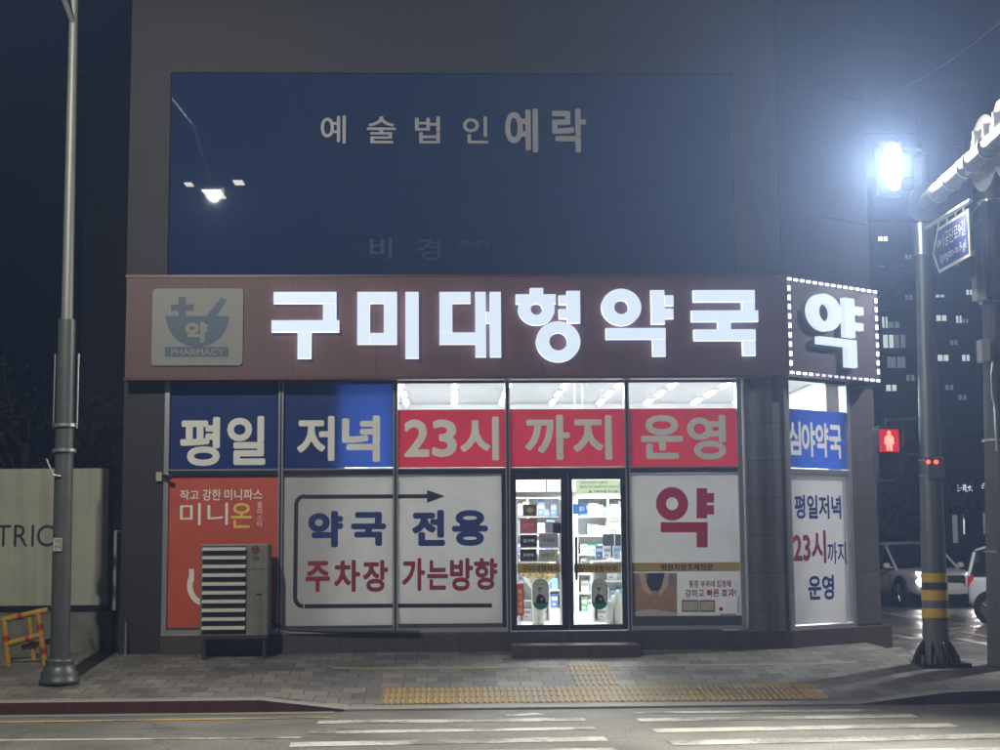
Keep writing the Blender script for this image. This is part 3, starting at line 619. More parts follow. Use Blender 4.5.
def zring(g, c, off, sc, ox, oy, k=0):
    x0, y0, x1, y1, ir = c; a = SG.rect(ox + x0 / sc, oy + y0 / sc, ox + x1 / sc, oy + y1 / sc, LT)
    cu, cz, ru, rz = (a[0] + a[2]) / 2, (a[1] + a[3]) / 2, (a[2] - a[0]) / 2, (a[3] - a[1]) / 2; i = ir / ((x1 - x0) / 2)
    g.pring(SG, cu, cz, ru, rz, ru * i, ru * i, off + .0017 * k, LET, 0, n=48); g.pring(SG, cu, cz, ru - .002, rz - .002, ru * i + .002, ru * i + .002, off + .0017 * k - .003, LETS, off - .01, n=48)
A = (3.846, 260, 270); Bz = (3.846, 510, 270)
LETTERS = [
 (A, [(52, 84, 292, 128), (242, 128, 292, 195), (44, 193, 303, 238, 1), (144, 238, 196, 340)], []),
 (A, [(374, 84, 422, 285), (476, 84, 526, 285), (422, 84, 476, 127), (422, 242, 476, 285), (559, 84, 610, 339)], []),
 (A, [(690, 84, 810, 127), (690, 127, 740, 240), (690, 240, 829, 285), (828, 84, 869, 334, 1), (869, 160, 884, 203), (884, 84, 927, 334, 1)], []),
 (Bz, [(77, 69, 128, 94), (22, 93, 176, 130, 1), (188, 97, 220, 133), (188, 150, 220, 187), (219, 80, 270, 203, 1)], [(31, 88, 172, 213, 22), (100, 197, 271, 354, 34, 2)]),
 (Bz, [(543, 77, 595, 207), (595, 97, 629, 137), (595, 148, 629, 187), (369, 223, 599, 266), (549, 266, 599, 331)], [(351, 72, 505, 214, 27)]),
 (Bz, [(705, 77, 942, 122), (893, 122, 942, 155), (698, 155, 955, 198), (800, 198, 850, 228), (708, 228, 945, 271), (896, 271, 945, 329)], []),
]
for (sc, ox, oy), rs, rings in LETTERS:
    g = MB()
    for c in rs: zrect(g, c[:4], LT, sc, ox, oy, c[4] if len(c) > 4 else 0)
    for c in rings: zring(g, c[:5], LT, sc, ox, oy, c[5] if len(c) > 5 else 3)
    g.build('letter', sgn, fix=False)
# pharmacy emblem
EMG = mat('emblem_grey', (.19, .195, .19), .5, var=.06); EMB = mat('emblem_teal', (.035, .075, .12), .5, var=.08)
g = MB(); e = SG.rect(152, 288.5, 243, 365.5, .03); rr2 = .06
pts = []
for cx_, cz_, a0 in ((e[2] - rr2, e[3] - rr2, 0), (e[0] + rr2, e[3] - rr2, 90), (e[0] + rr2, e[1] + rr2, 180), (e[2] - rr2, e[1] + rr2, 270)):
    pts += [(cx_ + rr2 * math.cos(R(a0 + t)), cz_ + rr2 * math.sin(R(a0 + t))) for t in range(0, 91, 15)]
g.ppoly(SG, pts, .03, EMG, .028)
q = lambda X, Y: SG.hit(120 + X / 3.333, 260 + Y / 3.333, .03)
def EP(pts, o=.033, m=EMB): g.ppoly(SG, [q(*p) for p in pts][::-1], o, m)
EP([(195, 123), (220, 123), (220, 148), (195, 148)]); EP([(170, 148), (246, 148), (246, 170), (170, 170)]); EP([(195, 170), (220, 170), (220, 187), (195, 187)])
EP([(287, 187), (338, 124), (357, 134), (322, 187)])
bowl = [(152, 187), (363, 187)] + [(258 + 105 * math.cos(R(t)), 187 + 103 * math.sin(R(t))) for t in range(0, 181, 10)][1:-1]; EP(bowl, .0345)
EP([(150, 290), (361, 290), (361, 322), (150, 322)], .036)
g.text(SG, '약', SG.rect(185, 321.5, 208, 343, .03), .0375, EMG, .05); g.text(SG, 'PHARMACY', SG.rect(171, 348.7, 224, 355.2, .03), .0375, EMG, .02)
g.build('emblem', sgn, fix=False)
# corner sign
p0 = SG.pt(s0[2] + .01, 0, 0); 
CS = Plane((p0.x, p0.y, 0), R(36)); cwid = CS.hit(878, 340)[0]
cz1 = (CS.hit(788, 277)[1] + CS.hit(877, 290.5)[1]) / 2; cz0 = (CS.hit(788, 374)[1] + CS.hit(878, 383)[1]) / 2
csg = thing('corner_sign', 'angled corner sign with glowing white 약 framed by small lit dots', 'sign', tuple(CS.pt(cwid / 2, cz0, -.1)))
g = MB(); NV = mat('dark_purple_sign_panel', (.05, .035, .055), .5, var=.06, dirt=.1); g.pbox(CS, 0, cz0, cwid, cz1, -.24, 0, NV); g.build('panel', csg)
g = MB(); pf = lambda X, Y: CS.hit(740 + X / 5.356, 260 + Y / 5.356, LT)
def cq(x0, y0, x1, y1, k, sk=0.0):
    y = lambda Y, X: Y + sk * (X - x0)
    a, b_, c, d = pf(x0, y(y1, x0)), pf(x1, y(y1, x1)), pf(x1, y(y0, x1)), pf(x0, y(y0, x0))
    um, ux_ = (a[0] + d[0]) / 2, (b_[0] + c[0]) / 2; zb_, zt_ = (a[1] + b_[1]) / 2, (c[1] + d[1]) / 2
    g.ppoly(CS, [(um, zb_), (ux_, zb_), (ux_, zt_), (um, zt_)], LT + .0017 * k, LET, LT - .002)
cq(563, 203, 616, 412, 0, .06); cq(616, 248, 662, 290, 1, .14); cq(616, 334, 662, 374, 1, .14); cq(424, 405, 625, 445, 2, .14); cq(575, 462, 628, 572, 1, .1)
a = pf(373, 280); b_ = pf(545, 280); t_ = pf(459, 181); bt = pf(459, 380)
cu, ru = (a[0] + b_[0]) / 2, (b_[0] - a[0]) / 2; cz, rz = (t_[1] + bt[1]) / 2, (t_[1] - bt[1]) / 2
g.pring(CS, cu, cz, ru, rz, ru * .4, rz * .5, LT, LET, LT - .002, n=44); g.build('letter', csg, fix=False)
def led(u, z, hor, dim=False):
    g = MB(); a, b_ = (.034, .018) if hor else (.018, .036); g.pbox(CS, u - a, z - b_, u + a, z + b_, .002, .025, LED if not dim else mat('dim_led', (.5, .5, .6), .4, emit=(.8, .75, 1), es=.7)); g.build('led', csg)
for i in range(15): led(.05 + (cwid - .1) * i / 14, cz1 - .03, True)
for i in range(1, 10):
    led(.035, cz1 - .03 - (cz1 - cz0 - .06) * i / 10, False); led(cwid - .035, cz1 - .03 - (cz1 - cz0 - .06) * i / 10, False)
for i in range(15): led(.05 + (cwid - .1) * i / 14, cz0 + .03, True, 3 < i < 12)

# ------------------------------------------------------------------ shop interior things
TUBEM = mat('lit_tube', (.9, .9, .9), .4, emit=(.93, .97, 1.0), es=TUBE); TRAY = mat('lamp_tray', (.7, .7, .7), .5)
vx = lambda px, py, d_: CAM.x + 0
first = None; li = 0
GRP = 'ceiling tubes inside the shop'
proto = thing('ceiling_light', 'short white ceiling tube light inside the shop behind the upper windows', 'light', (0, 0, 0), 0, GRP)
g = MB(); g.box((-.06, -.45, -.04), (.06, .45, 0), TRAY); g.build('tray', proto, local=True)
g = MB(); g.cyl((0, -.4, -.065), (0, .4, -.065), .022, .022, 8, TUBEM); g.build('tube', proto, local=True)
index_kids()
ORD = ['first', 'second', 'third', 'fourth', 'fifth', 'sixth', 'seventh', 'eighth', 'ninth', 'tenth'] + [f'{k}th' for k in range(11, 40)]
lx = [-1.55, -.65, .25, 1.2, 2.1, 3.0, 3.9, 4.7]
for x in lx:
    for j, y in enumerate((1.5, 3.05, 4.6, 6.1)):
        if x > 4.5 and y < 2: continue
        o = proto if li == 0 else copy_tree(proto); o.location = (x + .0 * y, y, CE - .001); li += 1
        o['label'] = f"{('nearest', 'second', 'third', 'farthest')[j]} shop ceiling tube in the {ORD[lx.index(x)]} row from the left"
for x in (-.9, 1.5, 3.4):
    lamp('shop_light', 'AREA', (x, 3.4, CE - .12), 390, (1, .98, .95), None, (x, 3.4, 0), 1.6)
lamp('shop_light', 'AREA', (4.7, 3.4, CE - .12), 60, (.93, .97, 1), None, (4.7, 3.4, 0), .8)
SHW = mat('white_shelf_board', (.7, .7, .68), .45)
def shelf_unit(x0, x1, y0, y1, z0, z1, n, ndiv, label):
    t = thing('shelf_unit', label, 'shelf', ((x0 + x1) / 2, (y0 + y1) / 2, z0)); zs = []
    g = MB(); g.box((x0, y1 - .015, z0), (x1, y1, z1), SHW); g.build('back_panel', t)
    for i in range(ndiv + 1):
        x = x0 + (x1 - x0 - .03) * i / ndiv; g = MB(); g.box((x, y0, z0), (x + .03, y1 - .017, z1), SHW); g.build('side_panel', t)
    for i in range(n + 1):
        z = z0 + (z1 - z0 - .03) * i / n; g = MB(); g.box((x0 + .032, y0 + .004, z), (x1 - .032, y1 - .019, z + .025), SHW); g.build('shelf', t); zs.append(z + .026)
    return zs
F0 = FLOORZ
PCOL = {'white': (.72, .72, .7), 'blue': (.1, .2, .5), 'green': (.12, .36, .2), 'red': (.5, .08, .08), 'beige': (.6, .5, .36), 'sky blue': (.3, .5, .65), 'orange': (.6, .28, .08)}
PM = {k: mat('carton_' + k.replace(' ', '_'), c, .45, var=.06, scale=30) for k, c in PCOL.items()}
STR = mat('carton_label_stripe', (.25, .28, .36), .5); WST = mat('carton_white_stripe', (.75, .75, .74), .5)
def carton(x, y, z, w_, h, d_, colr, where, grp):
    g = MB(); g.box((x - w_ / 2, y - d_ / 2, z), (x + w_ / 2, y + d_ / 2, z + h), PM[colr]); g.box((x - w_ / 2 + .01, y - d_ / 2 - .002, z + h * .55), (x + w_ / 2 - .01, y - d_ / 2 - .0005, z + h * .8), STR if colr in ('white', 'beige', 'sky blue') else WST)
    g.box((x - w_ * .3, y - d_ / 2 - .002, z + h * .2), (x + w_ * .1, y - d_ / 2 - .0005, z + h * .32), STR if colr in ('white', 'beige', 'sky blue') else WST)
    tag(g.build('medicine_carton'), f'{colr} carton, ' + (grp or 'on the ' + where), 'box', f'cartons on the {where}')
def fill(zs, x0, x1, y, hmax, where, kinds, dens=.9, dep=.18):
    for lv, z in enumerate(zs[:-1]):
        x = x0 + .08; cn = 0
        while x < x1 - .12:
            w_ = random.uniform(.07, .17); h = random.uniform(.55, .92) * hmax
            if random.random() < dens: carton(x + w_ / 2, y, z, w_, h, dep, random.choice(kinds), where, f'{ORD[cn]} on shelf {ORD[lv]} up of the {where}'); cn += 1
            x += w_ + .006
zA = shelf_unit(.1, 1.35, 6.5, 6.85, F0, F0 + 2.1, 6, 2, 'tall white shelf unit behind the left glass door')
fill(zA, .1, 1.35, 6.7, .3, 'tall shelf unit', ['white', 'beige', 'white', 'sky blue', 'blue'])
zB = shelf_unit(1.5, 3.2, 4.9, 5.25, F0, F0 + 2.05, 6, 3, 'white shelf grid behind the right glass door')
fill(zB, 1.5, 3.2, 5.1, .29, 'shelf grid', ['white', 'white', 'beige', 'sky blue', 'green', 'blue', 'white'])
zC = shelf_unit(.25, .85, 2.3, 2.6, F0, F0 + .95, 3, 1, 'low white shelf behind the flower bouquet')
fill(zC, .25, .85, 2.45, .26, 'low bouquet shelf', ['white', 'blue', 'sky blue', 'white'])
zD = shelf_unit(1.5, 2.15, 2.0, 2.3, F0, F0 + .95, 3, 1, 'low white shelf behind the right glass door')
fill(zD, 1.5, 2.15, 2.15, .26, 'low right shelf', ['white', 'sky blue', 'green', 'white', 'beige'])
for x, c in ((1.62, 'blue'), (1.75, 'white'), (1.9, 'sky blue'), (2.03, 'beige')): carton(x, 2.1, F0 + .98, .11, .2, .1, c, 'top of the low right shelf', '')
# counter with monitor
CT = mat('counter_laminate', (.6, .58, .54), .4, var=.05)
t = thing('counter', 'pale service counter inside the shop behind the right door', 'counter', (2.5, 3.4, F0)); g = MB(); g.box((2.0, 3.2, F0), (3.3, 3.75, F0 + .95), CT); g.build('cabinet', t); g = MB(); g.box((1.95, 3.15, F0 + .955), (3.35, 3.8, F0 + .99), SHW); g.build('worktop', t)
BLK = mat('black_plastic', (.02, .022, .028), .35)
mo = Plane((0, 3.3, 0)); r_ = mo.rect(603, 534, 621, 551)
t = thing('monitor', 'dark computer monitor on the counter behind the right door', 'monitor', ((r_[0] + r_[2]) / 2, 3.35, F0 + .99))
g = MB(); g.box((r_[0], 3.3, r_[1]), (r_[2], 3.34, r_[3]), BLK); g.build('screen', t, bevel=.006); xm_ = (r_[0] + r_[2]) / 2; g = MB(); g.box((xm_ - .03, 3.345, F0 + .99), (xm_ + .03, 3.37, r_[1] + .1), BLK); g.box((xm_ - .12, 3.3, F0 + .99), (xm_ + .12, 3.45, F0 + 1.0), BLK); g.build('stand', t)
# wire display rack with plaques behind the left door
RK = Plane((0, 1.0, 0)); STL = mat('brushed_steel', (.5, .5, .52), .35, .8)
rk = RK.rect(518, 500, 561, 620)
t = thing('display_rack', 'slim steel display rack holding plaques behind the left door', 'rack', ((rk[0] + rk[2]) / 2, 1.1, F0))
g = MB()
for x in (rk[0], rk[2]):
    for y in (1.03, 1.25): g.cyl((x, y, F0), (x, y, rk[3]), .01, .01, 8, STL)
g.build('post', t)
rackz = [RK.hit(540, p)[1] for p in (561, 547, 533, 515.5)]
for z in rackz: g = MB(); g.box((rk[0], 1.02, z - .012), (rk[2], 1.26, z), STL); g.build('shelf', t)
def plaque(px, col, label, writing=None, wcol=None, deco=None):
    r_ = RK.rect(*px); g = MB(); z0 = min(rackz, key=lambda z: abs(z - r_[1])) + .001; dz = z0 - r_[1]
    g.box((r_[0], 1.0, z0), (r_[2], 1.04, r_[3] + dz), col); a = ((r_[0] + r_[2]) / 2, (z0 + r_[3] + dz) / 2); w_, h = r_[2] - r_[0], r_[3] + dz - z0
    FRM = mat('plaque_inner', (.015, .02, .03), .3)
    if deco == 'frame': g.box((r_[0] + .025, .9965, z0 + .02), (r_[2] - .025, .999, r_[3] + dz - .02), FRM)
    if deco == 'diamond': g.ppoly(RK, [(a[0] - .07, a[1]), (a[0], a[1] - .05), (a[0] + .07, a[1]), (a[0], a[1] + .05)], .002, GOLDF)
    if writing: g.text(RK, writing, (a[0] - w_ * .32, a[1] - h * .12, a[0] + w_ * .32, a[1] + h * .14), .005, wcol or WPRINT, .01)
    tag(g.build('plaque', bevel=0), label, 'plaque')
DM = mat('dark_maroon_lacquer', (.07, .02, .025), .35)
plaque((520, 534, 537, 546.5), DM, 'dark framed plaque on the middle shelf of the display rack', '감사패', None, 'frame')
plaque((520, 548.5, 537, 560.5), DM, 'dark framed plaque on the lowest shelf of the display rack', '표창장', None, 'frame')
plaque((539, 534, 558, 547), mat('grey_plaque', (.25, .25, .27), .4), 'grey plaque beside the dark framed plaque on the middle shelf', '구명환', BLACKF)
plaque((539, 549, 558, 560.5), mat('greenish_plaque', (.33, .35, .28), .4), 'grey green plaque beside the dark framed plaque on the lowest shelf', '오케이 약', BLACKF)
plaque((520, 518, 537.5, 532.5), mat('dusty_red_box', (.4, .09, .1), .45), 'dusty red gift box on the display rack', 'JVT', mat('pink_print', (.65, .35, .35), .5))
plaque((545, 516, 560, 527), mat('pale_grey_frame', (.35, .34, .38), .4), 'pale grey framed certificate beside the dusty red box', None)
NB = RK.rect(523, 503.5, 537, 514.5); g = MB(); g.box((NB[0], 1.0, rackz[3] + .001), (NB[2], 1.14, rackz[3] + .001 + NB[3] - NB[1]), mat('slate_box', (.08, .1, .13), .4)); cxx = (NB[0] + NB[2]) / 2; czz = rackz[3] + (NB[3] - NB[1]) / 2
g.ppoly(RK, [(cxx - .07, czz), (cxx, czz - .05), (cxx + .07, czz), (cxx, czz + .05)], .002, GOLDF); tag(g.build('gift_box'), 'slate box with a gold diamond on top of the display rack', 'box')
IN = Plane((0, .3, 0)); r_ = IN.rect(552, 523.5, 563.5, 533); g = MB(); g.box((r_[0], .14, r_[1]), (r_[2], .17, r_[3]), BLK); g.box((r_[0] + .01, .085, (r_[1] + r_[3]) / 2 - .01), (r_[0] + .03, .14, (r_[1] + r_[3]) / 2 + .01), BLK)
tag(g.build('door_closer_box'), 'small black box fixed inside the left door above its handle', 'box')
# window counter sign 창구
HS = Plane((0, 2.9, 0)); r_ = HS.rect(573, 504, 587, 514); g = MB(); g.pbox(HS, *r_, -.02, 0, mat('hanging_sign_blue', (.04, .16, .5), .4)); g.text(HS, '창구', (r_[0] + .1, r_[1] + .04, r_[2] - .04, r_[3] - .04), .003, WPRINT, .04)
for x in (r_[0] + .05, r_[2] - .05): g.cyl((x, 2.91, r_[3]), (x, 2.91, CE), .004, .004, 6, STL)
tag(g.build('hanging_sign', fix=False), 'blue hanging counter sign lettered 창구 inside the shop', 'sign')
# white notice
HS = Plane((0, 3.1, 0)); r_ = HS.rect(608, 518, 621, 529.5); g = MB(); g.pbox(HS, *r_, -.01, 0, WPRINT); g.text(HS, '안내', (r_[0] + .05, r_[1] + .12, r_[2] - .05, r_[3] - .04), .003, NAVY, 0); g.cyl(((r_[0] + r_[2]) / 2, 3.12, F0 + .99), ((r_[0] + r_[2]) / 2, 3.12, r_[1] + .02), .008, .008, 6, STL); g.box(((r_[0] + r_[2]) / 2 - .08, 3.06, F0 + .97), ((r_[0] + r_[2]) / 2 + .08, 3.18, F0 + .989), STL)
tag(g.build('notice_board', fix=False), 'small white notice on a stand above the monitor', 'notice')
# wall cabinets upper
g = MB()
t = thing('wall_cabinet', 'plain white wall cabinets above the shelves behind the left door', 'cabinet', (.7, 6.8, F0 + 2.15))
for x in (-.25, .42, 1.09): g = MB(); g.box((x, 6.45, F0 + 2.2), (x + .65, 6.98, F0 + 3.1), IW); g.build('cabinet_door', t, bevel=.01)
# banner stand & flower bouquet & umbrella bags
BS = Plane((0, .55, 0)); r_ = BS.rect(516.5, 584, 524, 616)
t = thing('banner_stand', 'narrow red and yellow banner stand at the left edge of the door', 'banner', ((r_[0] + r_[2]) / 2, .56, F0))
g = MB(); g.box((r_[0], .55, r_[1]), (r_[2], .555, r_[3]), mat('banner_red', (.5, .05, .06), .5)); g.text(BS, '특\n가\n세\n일', (r_[0] + .025, r_[1] + .05, r_[2] - .025, r_[3] - .08), .003, YPRINT, .02); g.build('banner', t, fix=False)
g = MB(); xm_ = (r_[0] + r_[2]) / 2; g.cyl((xm_, .57, F0), (xm_, .57, r_[3]), .008, .008, 8, STL); g.box((xm_ - .06, .5, F0), (xm_ + .06, .62, F0 + .02), STL); g.build('stand', t)
FB = Plane((0, .8, 0)); c = FB.hit(538, 578); t = thing('flower_bouquet', 'yellow flower bouquet wrapped in white paper inside the left door', 'flowers', (c[0], .8, F0))
g = MB(); g.lathe((c[0], .8, F0), [(0, .09), (.55, .1), (c[1] - F0 + .02, .24)], 14, mat('wrapping_paper', (.6, .6, .56), .6, var=.08), False); g.build('wrapping', t)
g = MB(); YF = mat('yellow_petals', (.7, .55, .18), .6); PF = mat('pink_petals', (.7, .4, .38), .6)
for k in range(46):
    a = random.uniform(0, 6.28); r2 = .25 * math.sqrt(random.random()); p = Vector((c[0] + r2 * math.cos(a), .8 + r2 * math.sin(a), c[1] + .06 * random.random() + .06 * (1 - r2 / .25)))
    g.lathe(tuple(p), [(-.02, .012), (0, .035), (.02, .03), (.03, .01)], 7, YF if random.random() < .8 else PF)
g.build('blossom', t)
for k, (px, top) in enumerate(((609.5, 600), (613.5, 595), (617.5, 590), (619.5, 604))):
    UB = Plane((0, .75 + .12 * (k % 2), 0)); c = UB.hit(px, top); g = MB(); h = c[1] - F0; g.lathe((c[0], .75 + .12 * (k % 2), F0), [(0, .05), (h * .8, .055), (h * .93, .035), (h, .012)], 12, mat('pale_paper_roll', (.5, .5, .46), .6, var=.1))
    tag(g.build('paper_roll'), ('leftmost', 'second', 'third', 'rightmost')[k] + ' pale upright paper roll inside the right door', 'paper roll', 'paper rolls inside the right door')

# ------------------------------------------------------------------ outdoor air conditioner unit
ac0 = Plane((0, -.62, 0)); a = ac0.rect(200, 544, 268, 636); AZ0 = a[1]; AZ1 = a[3]; AX0, AX1 = a[0], a[2]
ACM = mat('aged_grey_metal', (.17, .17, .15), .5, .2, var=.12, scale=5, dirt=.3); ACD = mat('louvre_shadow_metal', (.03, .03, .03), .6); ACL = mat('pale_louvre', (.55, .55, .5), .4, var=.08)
gz0 = walk_z(AX0, -.4)
t = thing('air_conditioner', 'grey outdoor air conditioner unit with pale louvres in front of the orange poster', 'air conditioner', ((AX0 + AX1) / 2, -.4, gz0))
sx = ac0.hit(246.5, 590)[0]
g = MB(); g.box((AX0, -.62, AZ0), (AX1, -.2, AZ1), ACM); g.build('casing', t, bevel=.012)
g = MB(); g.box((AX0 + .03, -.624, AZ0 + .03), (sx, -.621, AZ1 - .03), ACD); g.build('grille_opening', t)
n_ = 10; hh = (AZ1 - AZ0 - .06) / n_
for k in range(n_):
    z = AZ1 - .045 - k * hh; g = MB(); x0, x1 = AX0 + .035, sx - .01
    g.add([(x0, -.628, z), (x1, -.628, z), (x1, -.69, z - .03), (x0, -.69, z - .03), (x0, -.628, z - .012), (x1, -.628, z - .012), (x1, -.69, z - .045), (x0, -.69, z - .045)], [(0, 1, 2, 3), (3, 2, 6, 7), (7, 6, 5, 4), (0, 3, 7, 4), (1, 5, 6, 2), (0, 4, 5, 1)], ACL); g.build('louvre', t)
LGP = Plane((0, -.622, 0)); c = LGP.hit(255.5, 550); RDK = mat('logo_dark_red', (.12, .02, .025), .4)
g = MB(); g.pring(LGP, c[0], c[1], .058, .058, .0005, .0005, .002, RDK, n=24); g.pring(LGP, c[0] , c[1], .04, .04, .033, .033, .0035, ACM, n=20, t0=R(60), t1=R(360)); g.quad(LGP, c[0] - .008, c[1] - .02, c[0] - .001, c[1] + .02, .0035, ACM); g.quad(LGP, c[0] + .0, c[1] - .02, c[0] + .014, c[1] - .013, .0036, ACM)
g.text(LGP, 'LG', LGP.rect(252.5, 556, 259, 560), .002, BLACKF, .02); g.build('logo', t, fix=False)
g = MB(); r_ = LGP.rect(256, 593.7, 262, 595.2); g.quad(LGP, *r_, .003, BLACKF); r_ = LGP.rect(247.5, 568.8, 266, 569.4); g.quad(LGP, *r_, .003, ACD); g.build('panel_slot', t, fix=False)
g = MB(); DKM = mat('dark_stand_metal', (.05, .055, .06), .5, .6, var=.1)
for x in (AX0 + .03, AX1 - .07):
    for y in (-.6, -.24): g.box((x, y, gz0 - .03), (x + .04, y + .04, AZ0 - .042), DKM)
g.box((AX0 + .045, -.3, gz0 - .03), (AX1 - .08, -.28, AZ0 - .045), ACD); g.box((AX0 + .0, -.62, AZ0 - .04), (AX1, -.2, AZ0 - .002), DKM); g.build('stand', t)
g = MB(); rl = random.Random(5)
for k in range(260):
    x = rl.uniform(AX0 - .5, AX1 + .9) if k < 190 else rl.uniform(-9, 4); y = -.08 - abs(rl.gauss(0, .1)); z = walk_z(x, y) + .004; a_ = rl.uniform(0, 6.28); q_ = rl.uniform(.008, .03)
    d1 = Vector((math.cos(a_), math.sin(a_), rl.uniform(-.2, .4))) * q_; d2 = Vector((-math.sin(a_), math.cos(a_), rl.uniform(-.1, .4))) * q_ * .6; p = Vector((x, y, z + q_ * .4)); g.add([p - d1, p - d2, p + d1, p + d2], [(0, 1, 2, 3)], mat('dry_litter', (.12, .09, .05), .8, var=.3))
o = g.build('leaf_litter', fix=False); o['kind'] = 'stuff'
# hose
g = MB(); pts = [Plane((0, -.12, 0)).hit(px, py) for px, py in ((269, 606), (270, 618), (276, 625.5), (288, 629.5), (330, 631.5), (394, 632.5), (420, 633))]
g.tube([(p[0], -.12, p[1]) for p in pts], .024, mat('black_hose', (.012, .012, .014), .4)); tag(g.build('hose'), 'black hose running from the air conditioner along the window sill', 'hose')
# security camera & junction box at window corner
c = FL.hit(168, 477); t = thing('security_camera', 'small dark camera fixed at the top left corner of the orange poster', 'camera', (c[0], -.08, c[1]))
g = MB(); g.box((c[0] - .16, -.06, c[1] - .06), (c[0] - .08, .0, c[1] + .07), mat('cream_box', (.4, .38, .3), .5)); g.build('junction_box', t); g = MB(); g.cyl((c[0] - .06, -.1, c[1] + .02), (c[0] + .08, -.14, c[1] - .01), .03, .03, 12, BLK); g.build('body', t)
c = FL.hit(125.5, 640, .2); g = MB(); zg = walk_z(c[0], -.2); g.cyl((c[0], -.2, zg), (c[0], -.2, FL.hit(125, 622, .2)[1]), .013, .013, 8, STL); g.cyl((c[0], -.2, zg), (c[0], -.2, zg + .02), .05, .05, 10, STL); tag(g.build('marker_rod'), 'thin pale rod standing at the foot of the dark pilaster', 'rod')
a = ground(143, 656, .33); g = MB(); g.box((a.x - .1, a.y - .1, a.z), (a.x + .48, a.y + .12, a.z + .035), ACM); tag(g.build('stone_slab', bevel=.01), 'flat grey slab lying on the pavement left of the air conditioner', 'slab')

# ------------------------------------------------------------------ left neighbour: hoarding on concrete wall
HY = .4; HP = Plane((0, HY, 0)); CRM = mat('cream_hoarding', (.31, .315, .25), .55, var=.14, scale=1.2, dirt=.25)
r_ = HP.rect(-140, 469, 108, 606)
t = thing('hoarding', 'cream hoarding panel with large black letters left of the building', 'hoarding', ((r_[0] + r_[2]) / 2, HY, r_[1]))
g = MB(); g.box((r_[0], HY, r_[1]), (r_[2], HY + .08, r_[3]), CRM); g.build('panel', t)
g = MB(); g.box((r_[0], HY - .03, r_[1] - .09), (r_[2] + .02, HY + .1, r_[1] - .003), DKFRAME); g.box((r_[2] + .003, HY - .03, r_[1]), (r_[2] + .05, HY + .1, r_[3] + .02), DKFRAME); g.build('frame', t)
g = MB(); BLT = mat('black_letter', (.02, .022, .025), .4); 

for ch, x0, x1 in (('D', -92, -75), ('I', -70, -67.5), ('S', -63, -49), ('T', -46, -31), ('T', -4, 11), ('R', 14, 28), ('I', 31.5, 34), ('C', 37, 53.5), ('T', 56, 71.5)):
    if ch == 'R' and x0 < 0: continue
    g.text(HP, ch, HP.rect(x0, 525, x1, 546.5), .003, BLT, .0)
g.build('lettering', t, fix=False)
w_ = HP.rect(-200, 608, 112, 668); g = MB(); g.box((w_[0], HY - .02, .1), (w_[2], HY + .25, r_[1] - .093), mat('rough_concrete', (.15, .15, .13), .8, var=.25, scale=4, bump=.4, bscale=30, dirt=.3)); tag(g.build('concrete_wall'), 'low rough concrete wall under the cream hoarding', 'wall')
a = Plane((0, -.03, 0)).rect(113.5, 532, 117, 610); g = MB(); g.cyl(((a[0] + a[2]) / 2, -.06, a[1]), ((a[0] + a[2]) / 2, -.06, a[3]), .025, .025, 10, mat('grey_pipe', (.3, .3, .28), .4)); g.cyl(((a[0] + a[2]) / 2, -.06, a[3]), ((a[0] + a[2]) / 2, .4, a[3]), .025, .025, 10, _m['grey_pipe'])
tag(g.build('drain_pipe'), 'short grey pipe between the hoarding and the pilaster', 'pipe')
# yellow tubular barricade, leaning
YB = mat('yellow_barrier_paint', (.38, .22, .03), .5, var=.15, scale=9, bump=.1); RT = mat('red_tape', (.3, .03, .02), .5)
BP = Plane((0, -.9, 0)); t = thing('barricade', 'leaning yellow tubular barricade with red tape beside the lamp post', 'barrier', (BP.hit(22, 672)[0], -.9, walk_z(-7, -.9)))
def bp(px, py, y=0): u, z = BP.hit(px, py); return (u, -.9 + y, z)
fr = [(bp(4, 617), bp(9, 671)), (bp(38, 612), bp(46, 672)), (bp(2, 620), bp(48, 610)), (bp(8, 644), bp(44, 634)), (bp(19, 618, .5), bp(24, 664, .5)), (bp(52, 612, .5), bp(52, 668, .5)), (bp(12, 650, .5), bp(54, 640, .5))]
for p, q_ in fr: g = MB(); g.cyl(p, q_, .042, .042, 12, YB); g.build('tube', t)
g = MB()
for p, q_, k in ((fr[0][0], fr[0][1], .35), (fr[1][0], fr[1][1], .2), (fr[2][0], fr[2][1], .35), (fr[3][0], fr[3][1], .5), (fr[1][0], fr[1][1], .6)):
    p, q_ = Vector(p), Vector(q_); g.cyl(p.lerp(q_, k), p.lerp(q_, k + .1), .045, .045, 12, RT)
g.build('tape', t)

# ------------------------------------------------------------------ street lamp on the left
LPx = ground(59, 690, .17); lx_, ly_ = LPx.x, LPx.y; lz = walk_z(lx_, ly_)
GP = mat('grey_green_pole_paint', (.085, .095, .095), .42, .3, var=.12, scale=6, dirt=.2); GAL = mat('galvanised_pole', (.2, .21, .19), .5, .4, var=.1, scale=5)
t = thing('street_lamp', 'tall grey street lamp post standing by the red kerb', 'street lamp', (lx_, ly_, lz))
lp = Plane((0, ly_, 0)); sc = (LPx - CAM).length / 1500
zj = lp.hit(68, 320)[1]
lean = (lp.hit(73, 40)[0] - lx_) / (lp.hit(73, 40)[1] - lz)
zl = lambda z: (lx_ + lean * (z - lz) * .93, ly_, z)
g = MB(); g.lathe((lx_, ly_, lz), [(0, .25), (.05, .25), (.07, .23), (.12, .235), (.2, .19), (.25, .17), (.27, .18), (.3, .18), (.32, .145)], 24, GP); g.build('base', t)
g = MB(); g.cyl(zl(lz + .32), zl(zj), .122, .112, 20, GP); g.build('lower_shaft', t)
g = MB(); g.cyl(zl(zj), zl(9.6), .075, .055, 20, GAL); g.build('upper_shaft', t)
g = MB()
